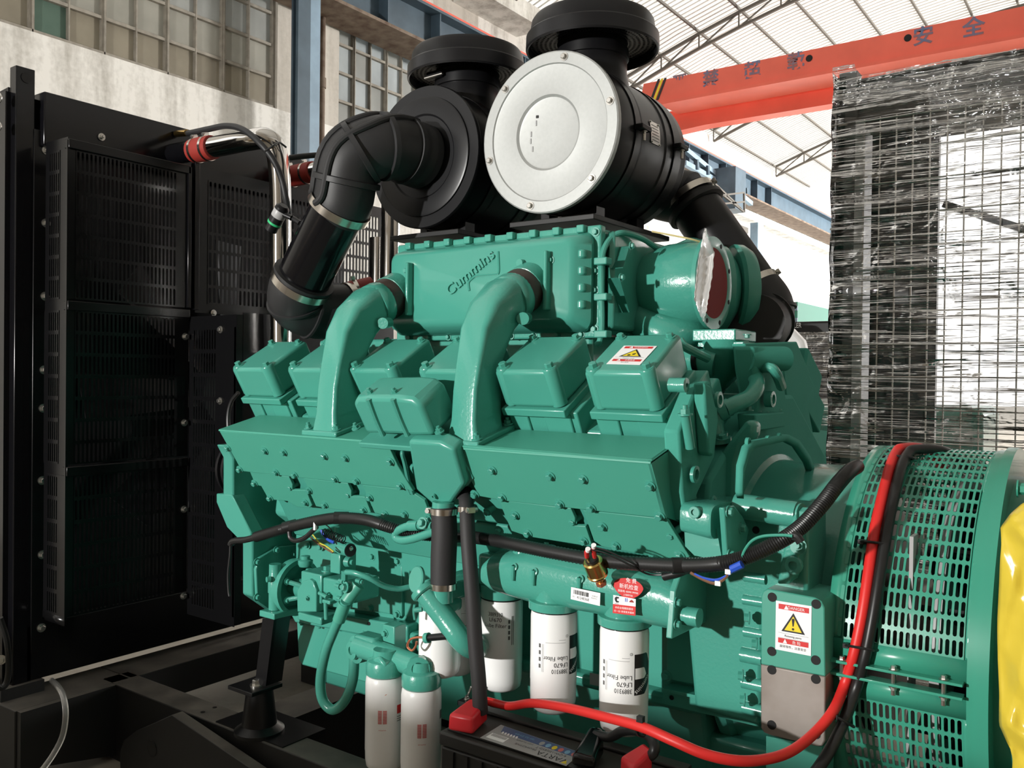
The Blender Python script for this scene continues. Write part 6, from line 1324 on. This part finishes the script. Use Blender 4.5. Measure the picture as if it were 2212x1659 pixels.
for px, py in ((1824,1480),(1845,1410),(1862,1330),(1876,1240),(1889,1150),(1902,1090),(1914,1040),(1924,1005),(1936,978),(1950,968)): rc.append(on_drum(px, py, .019))
rc.append(rc[-1]+Vector((.03,.12,-.01))); rc.append(rc[-1]+Vector((.02,.15,-.06)))
MB().tube(rc, lambda t: .0108+.0017*min(1,max(0,(t-.45)*4)), 16).build('cable', 'redcable', bp)
kc = thing('battery_cable', 'thick black battery cable running beside the red cable over the alternator drum', 'cable', (-.5, 1.9, .8))
bc = [Y_(1700,1740,1.86), Y_(1752,1680,1.88), Y_(1790,1625,1.92), Y_(1822,1560,1.97)]
for px, py in ((1848,1490),(1868,1420),(1884,1340),(1899,1250),(1914,1160),(1926,1095),(1937,1045),(1947,1008),(1960,982),(1978,971)): bc.append(on_drum(px, py, .018))
bc.append(bc[-1]+Vector((.05,.10,-.008))); bc.append(bc[-1]+Vector((.03,.15,-.05)))
MB().tube(bc, .0125, 16).build('cable', 'harness', kc)
for i, (px, py) in enumerate(((1940,987),(1882,1172),(1850,1398),(1812,1556))):
    pa, pb = (on_drum(px-6, py, .016), on_drum(px+20, py+3, .016)) if i < 3 else (Y_(1808,1553,1.95), Y_(1836,1562,1.985))
    tt = Vector((0, .3, 1)) if i < 3 else (Y_(1824,1520,1.96)-Y_(1796,1585,1.93)); mid = (pa+pb)/2; ax = (pb-pa); ax -= tt*(ax.dot(tt)/tt.dot(tt)); nn_ = ax.cross(tt).normalized()
    ring = [mid+ax.normalized()*(.029*math.copysign(abs(math.cos(2*PI*k/20))**.7, math.cos(2*PI*k/20)))+nn_*(.0165*math.sin(2*PI*k/20)) for k in range(21)]
    z = MB(); z.tube(ring, .0032, 6, smooth=False); o = z.build('zip_tie', 'harness', None); tag(o, 'black zip tie on the red and black cables, %s' % ('topmost, on the crown of the drum', 'second from the top', 'just above the drum seam', 'lowest, at the bend below the seam')[i], 'cable tie', 'zip ties along the battery cables')
    MB().box(*[v for pr in zip(ring[10]-Vector((.006,.006,.005)), ring[10]+Vector((.006,.006,.005))) for v in pr]).build('tie_head', 'harness', o)
# black boot, jumper loop and second red boot
jb = thing('jumper_cable', 'short black jumper cable looping between a black boot and the second red boot', 'cable', (-1.0, 1.75, .7))
b1 = Z_(1268,1648,zb+.004)
MB().hexa([b1-sd*.030-fwd*.03, b1+sd*.030-fwd*.03, b1+sd*.022+fwd*.06, b1-sd*.022+fwd*.06, b1-sd*.028-fwd*.028+n*.026, b1+sd*.028-fwd*.028+n*.026, b1+sd*.017+fwd*.07+n*.06, b1-sd*.017+fwd*.07+n*.06]).build('black_boot', 'black', jb, bevel=.009, seg=3)
s_ = b1+fwd*.065+n*.045
b2_ = Z_(1362,1668,zb+.02)
MB().tube([s_-fwd*.01, Y_(1318,1592,1.79), Y_(1345,1579,1.77), Y_(1375,1578,1.74), Y_(1400,1588,1.72), Y_(1413,1605,1.70), Y_(1412,1625,1.69), Y_(1395,1640,1.70)], .0115, 14).build('cable', 'harness', jb)
rb = thing('terminal_boot', 'second red rubber terminal boot at the bottom edge by the black loop', 'boot', b2_)
f2 = (Y_(1395,1634,1.70)-Y_(1350,1668,1.66)); f2.normalize(); s2_ = f2.cross(n).normalized(); b2_ = Y_(1352,1668,1.66)
MB().hexa([b2_-s2_*.032-n*.03, b2_+s2_*.032-n*.03, b2_+s2_*.024+f2*.06-n*.02, b2_-s2_*.024+f2*.06-n*.02, b2_-s2_*.03+n*.022, b2_+s2_*.03+n*.022, b2_+s2_*.02+f2*.06+n*.022, b2_-s2_*.02+f2*.06+n*.022]).build('boot', 'redboot', rb, bevel=.008, seg=3)
MB().cyl(Y_(1384,1640,1.69), Y_(1400,1628,1.70), .015, n=18).build('boot_neck', 'redboot', rb)
zt1 = thing('zip_tie', 'black zip tie between red cable and black loop above the battery', 'cable tie', Y_(1384,1580,1.66), 'zip ties along the battery cables')
MB().tube([Y_(1384,1553,1.655),Y_(1374,1565,1.65),Y_(1378,1585,1.66),Y_(1390,1588,1.68),Y_(1393,1570,1.68),Y_(1384,1553,1.655)], .004, 6).build('strap', 'harness', zt1); MB().box(*[v for pr in zip(Y_(1384,1553,1.65)-Vector((.007,.006,.006)), Y_(1384,1553,1.65)+Vector((.007,.006,.006))) for v in pr]).build('tie_head', 'harness', zt1)
ty = thing('battery_tray', 'black steel battery tray with hold-down rod on the outside of the skid rail', 'tray', (-1.1, 1.8, .43))
MB().box(bx0-.03, bx1+.03, by0-.02, yo, .415, .44).build('tray', 'frame', ty); MB().box(bx0+.05, bx0+.10, by1+.008, yo+.03, .0, .415).box(bx1-.10, bx1-.05, by1+.008, yo+.03, .0, .415).build('tray_post', 'frame', ty)
MB().box(*[v for pr in zip(Y_(988,1518,1.88)-Vector((.0,.0,.006)), Y_(1045,1530,1.90)+Vector((.02,.02,.010))) for v in pr]).build('hold_down_bar', 'rubber', ty)
lab(MB().tube([Y_(1018,1484,1.89), Y_(1008,1510,1.89), Y_(998,1545,1.89), Y_(992,1580,1.89)], .0035, 8).build('hook_rod', 'steel', ty), 'zinc hook rod'); bolt(Y_(1008,1510,1.88), (0,-.1,1), .008, ty, 'steel', kind='stud')
# ------------------------------------------------------------------ film-wrapped radiator set behind the alternator
wr = thing('wrapped_radiator', 'large black radiator set packed in shiny transparent stretch film, at the right', 'radiator', (.2, 4.4, 0))
yw = 4.2
x0 = Y_(1808,500,yw).x; x1 = Y_(1846,500,yw).x; zt_ = Y_(1808,160,yw).z; xr_ = 3.0
MB().box(x0, x1, yw, yw+.08, .0, zt_).build('corner_post', 'postgrey', wr)
MB().box(x0-.01, x0+.03, yw, yw+.9, .0, zt_-.02).build('side_frame', 'satin', wr)
zh0, zh1 = Y_(1846,262,yw).z, Y_(1846,180,yw).z
MB().box(x1, xr_, yw+.02, yw+.5, zh0, zh1).build('header_tank', 'postgrey', wr)
MB().box(xr_-.1, xr_, yw, yw+.08, 0, zt_).build('corner_post', 'satin', wr)
gxa = Y_(1862,600,yw-.005).x; pitch = Y_(1875,600,yw).x-Y_(1841,600,yw).x
MB().box(x1, gxa, yw-.012, yw+.012, .3, zh0).build('grille_frame', 'greylabel', wr)
k = 0; x = gxa
while x < xr_-.1: MB().cyl((x,yw-.006,.3), (x,yw-.006,zh0), .0035, n=6).build('grille_wire', 'steel', wr); x += pitch
z = zh0-.01
while z > .35: MB().cyl((x1,yw-.010,z), (xr_-.1,yw-.010,z), .0035, n=6).build('grille_wire', 'steel', wr); z -= .145
# what shows through: a few dark struts, fan ring
MB().box(x1, gxa+.26, yw+.30, yw+.34, .2, zh0).build('shroud', 'satin', wr)
MB().lathe((1.0, yw+.5, 1.4), (0,1,0), [(.75,0),(.75,.18)], 48, False, False).build('fan_ring', 'satin', wr)
for a in range(0, 360, 45): p = Vector((1.0,yw+.55,1.4)); r_ = Vector((math.cos(R(a)),0,math.sin(R(a)))); bar(MB(), p+r_*.1, p+r_*.74, .07).build('fan_blade', 'satin', wr)
bar(MB(), (gxa+.3,yw+.2,2.35), (gxa+.75,yw+.2,2.15), .03).build('strut', 'satin', wr); bar(MB(), (gxa+.75,yw+.2,2.15), (gxa+1.6,yw+.2,2.42), .03).build('strut', 'satin', wr)
# stretch film: thin clear glossy sheet with drawn wrinkles
fm = bpy.data.materials.new('stretch_film'); fm.use_nodes = True; nt = fm.node_tree; nt.nodes.remove(nt.nodes['Principled BSDF'])
gl_ = nt.nodes.new('ShaderNodeBsdfGlossy'); gl_.inputs['Roughness'].default_value = .09; tr_ = nt.nodes.new('ShaderNodeBsdfTransparent'); tr_.inputs[0].default_value = (.93,.93,.93,1)
tl_ = nt.nodes.new('ShaderNodeBsdfTranslucent'); tl_.inputs[0].default_value = (.95,.94,.93,1)
tc = nt.nodes.new('ShaderNodeTexCoord'); mp = nt.nodes.new('ShaderNodeMapping'); mp.inputs['Scale'].default_value = (.55, .55, 13); mp.inputs['Rotation'].default_value = (0, R(7), 0); nt.links.new(tc.outputs['Object'], mp.inputs[0])
n1 = nt.nodes.new('ShaderNodeTexNoise'); n1.inputs['Scale'].default_value = 2.2; n1.inputs['Detail'].default_value = 3; n1.inputs['Distortion'].default_value = .6; nt.links.new(mp.outputs[0], n1.inputs['Vector'])
n2 = nt.nodes.new('ShaderNodeTexNoise'); n2.inputs['Scale'].default_value = 5; n2.inputs['Detail'].default_value = 2; n2.inputs['Distortion'].default_value = 1.5; nt.links.new(tc.outputs['Object'], n2.inputs['Vector'])
sm = nt.nodes.new('ShaderNodeMath'); sm.operation = 'MULTIPLY_ADD'; sm.inputs[1].default_value = .8; nt.links.new(n2.outputs['Fac'], sm.inputs[0]); nt.links.new(n1.outputs['Fac'], sm.inputs[2])
bp_ = nt.nodes.new('ShaderNodeBump'); bp_.inputs['Strength'].default_value = 1.0; bp_.inputs['Distance'].default_value = .05; nt.links.new(sm.outputs[0], bp_.inputs['Height'])
nt.links.new(bp_.outputs[0], gl_.inputs['Normal'])
cr = nt.nodes.new('ShaderNodeValToRGB'); cr.color_ramp.elements[0].position = .60; cr.color_ramp.elements[1].position = .70; cr.color_ramp.elements[0].color = (.05,.05,.05,1); cr.color_ramp.elements[1].color = (.55,.55,.55,1); nt.links.new(n1.outputs['Fac'], cr.inputs['Fac'])
m1_ = nt.nodes.new('ShaderNodeMixShader'); nt.links.new(cr.outputs['Color'], m1_.inputs[0]); nt.links.new(tr_.outputs[0], m1_.inputs[1]); nt.links.new(tl_.outputs[0], m1_.inputs[2])
fr2 = nt.nodes.new('ShaderNodeFresnel'); fr2.inputs[0].default_value = 1.6; nt.links.new(bp_.outputs[0], fr2.inputs['Normal'])
ad = nt.nodes.new('ShaderNodeMath'); ad.operation = 'ADD'; ad.inputs[1].default_value = .03; nt.links.new(fr2.outputs[0], ad.inputs[0])
m2_ = nt.nodes.new('ShaderNodeMixShader'); nt.links.new(ad.outputs[0], m2_.inputs[0]); nt.links.new(m1_.outputs[0], m2_.inputs[1]); nt.links.new(gl_.outputs[0], m2_.inputs[2]); nt.links.new(m2_.outputs[0], nt.nodes['Material Output'].inputs[0])
M['film'] = fm
random.seed(9); b = MB(); NU, NV = 260, 150
wv = [(random.uniform(2,7), random.uniform(20,60), random.random()*6, random.uniform(.0015,.005)) for _ in range(9)]
def film(u, v):
    x = x0-.02+u*(xr_-x0+.02); z = .1+v*((zt_ if x < x1 else zh1)-.08); y = yw-.035
    for a, c, p_, h in wv: y += h*math.sin(a*x+c*z+p_+1.5*math.sin(3*x+p_*2))
    y += .006*math.sin(38*(x+z*.55)+3*math.sin(5*z)) * max(0, .5-abs(u-.35))*1.6
    return Vector((x, y, z+.03*u*0))
b.grid(film, NU, NV); b.build('stretch_film', 'film', wr, angle=180)
b = MB(); b.grid(lambda u, v: Vector((x0-.022+.004*math.sin(v*60), yw-.03+u*.95, .1+v*(zt_-.1))), 6, 60); b.build('stretch_film', 'film', wr, angle=180)
b = MB(); b.grid(lambda u, v: Vector((x0+u*(xr_-x0), yw-.03+v*.9, zh1+.004+.006*math.sin(9*u+4*v))), 30, 8); b.build('stretch_film', 'film', wr, angle=180)
# ------------------------------------------------------------------ sets standing in the glare far behind
g1 = thing('generator_set', 'far teal green slatted enclosure in the bright daylight', 'generator', Y_(1690,690,12))
p0, p1 = Y_(1640,655,12), Y_(1722,720,12); MB().box(p0.x-1, p1.x, 12, 14, 0, p0.z).build('enclosure', 'alt', g1)
for k in range(9): MB().box(p0.x-1, p1.x+.004, 11.98, 12, p0.z-.12-.16*k, p0.z-.06-.16*k).build('louvre', 'bluelight', g1)
g2 = thing('generator_canopy', 'black film-wrapped generator canopy with white maker lettering, in the glare', 'generator', Y_(1750,780,8))
p0, p1 = Y_(1672,696,8), Y_(1798,868,8); MB().box(p0.x-.3, p1.x, 8, 10.5, 0, p0.z).build('canopy', 'satin', g2, bevel=.02)
text('KOHLER', Y_(1712,703,7.985), (1,0,0), (0,0,1), .065, 'paper', g2, width=.16)
q = Y_(1790,708,7.99); MB().box(q.x-.02, q.x+.03, 7.98, 8.0, .6, q.z).build('door_edge', 'satin', g2)
MB().grid(lambda u, v: Vector((p0.x+.15+u*(p1.x-p0.x-.15), 7.96+.01*math.sin(14*v+3*u), p1.z-.1+v*(p0.z-p1.z))), 10, 20).build('stretch_film', 'film', g2)
g3 = thing('dust_cover', 'white sheeted bulk in front of the black canopy, overexposed by daylight', 'cover', Y_(1690,760,7))
cs = [(1640,690),(1690,690),(1716,716),(1734,735),(1738,750),(1728,775),(1720,900),(1640,900)]
MB().prism([Y_(*q_, 7.2) for q_ in cs], (0,.12,0)).build('sheet', 'paper', g3, bevel=.03)
MB().prism([Y_(*q_, 6.6) for q_ in ((1735,865),(1800,860),(1800,880),(1738,884))], (0,.6,0)).build('ledge', 'paper', g3)
g4 = thing('wrapped_engine', 'green engine wrapped in clear film standing behind, low at the right', 'engine', Y_(1770,940,6.2))
p0, p1 = Y_(1735,872,6.2), Y_(1830,1100,6.2); MB().box(p0.x+.02, p1.x+.8, 6.3, 7.1, 0, p0.z).build('body', 'green', g4, bevel=.05)
MB().grid(lambda u, v: Vector((p0.x-.15+u*(p1.x+.9-p0.x), 6.22+.03*math.sin(9*u+7*v)+.02*math.sin(17*v-6*u), v*(p0.z+.02))), 24, 24).build('stretch_film', 'film', g4, angle=180)
MB().lathe(Y_(1765,1000,6.15), (.2,-1,.4), [(.02,-.1),(.22,-.05),(.24,0),(.1,.06)], 28).build('drum_cover', 'green', g4)

# crate added unseen behind the camera (it keeps the low daylight off the skid)
nb = thing('shade_crate', 'plywood crate added behind the viewer to shade the skid, out of the picture', 'crate', (-1.5, -1.7, 0))
M['ply'] = mat('plywood', (.30,.22,.13), .7, var=.3, var_scale=5)
MB().box(-2.12, 1.6, -2.2, -1.2, .08, 1.37).build('box', 'ply', nb); MB().box(-2.5, -2.12, -2.2, -1.2, .08, 1.32).box(-4.6, -2.5, -2.2, -1.2, .08, 1.23).build('box', 'ply', nb)
for x in (-4.0, -1.6, -1.3, 1.3): MB().box(x, x+.12, -2.2, -1.2, 0, .08).build('skid', 'ply', nb)
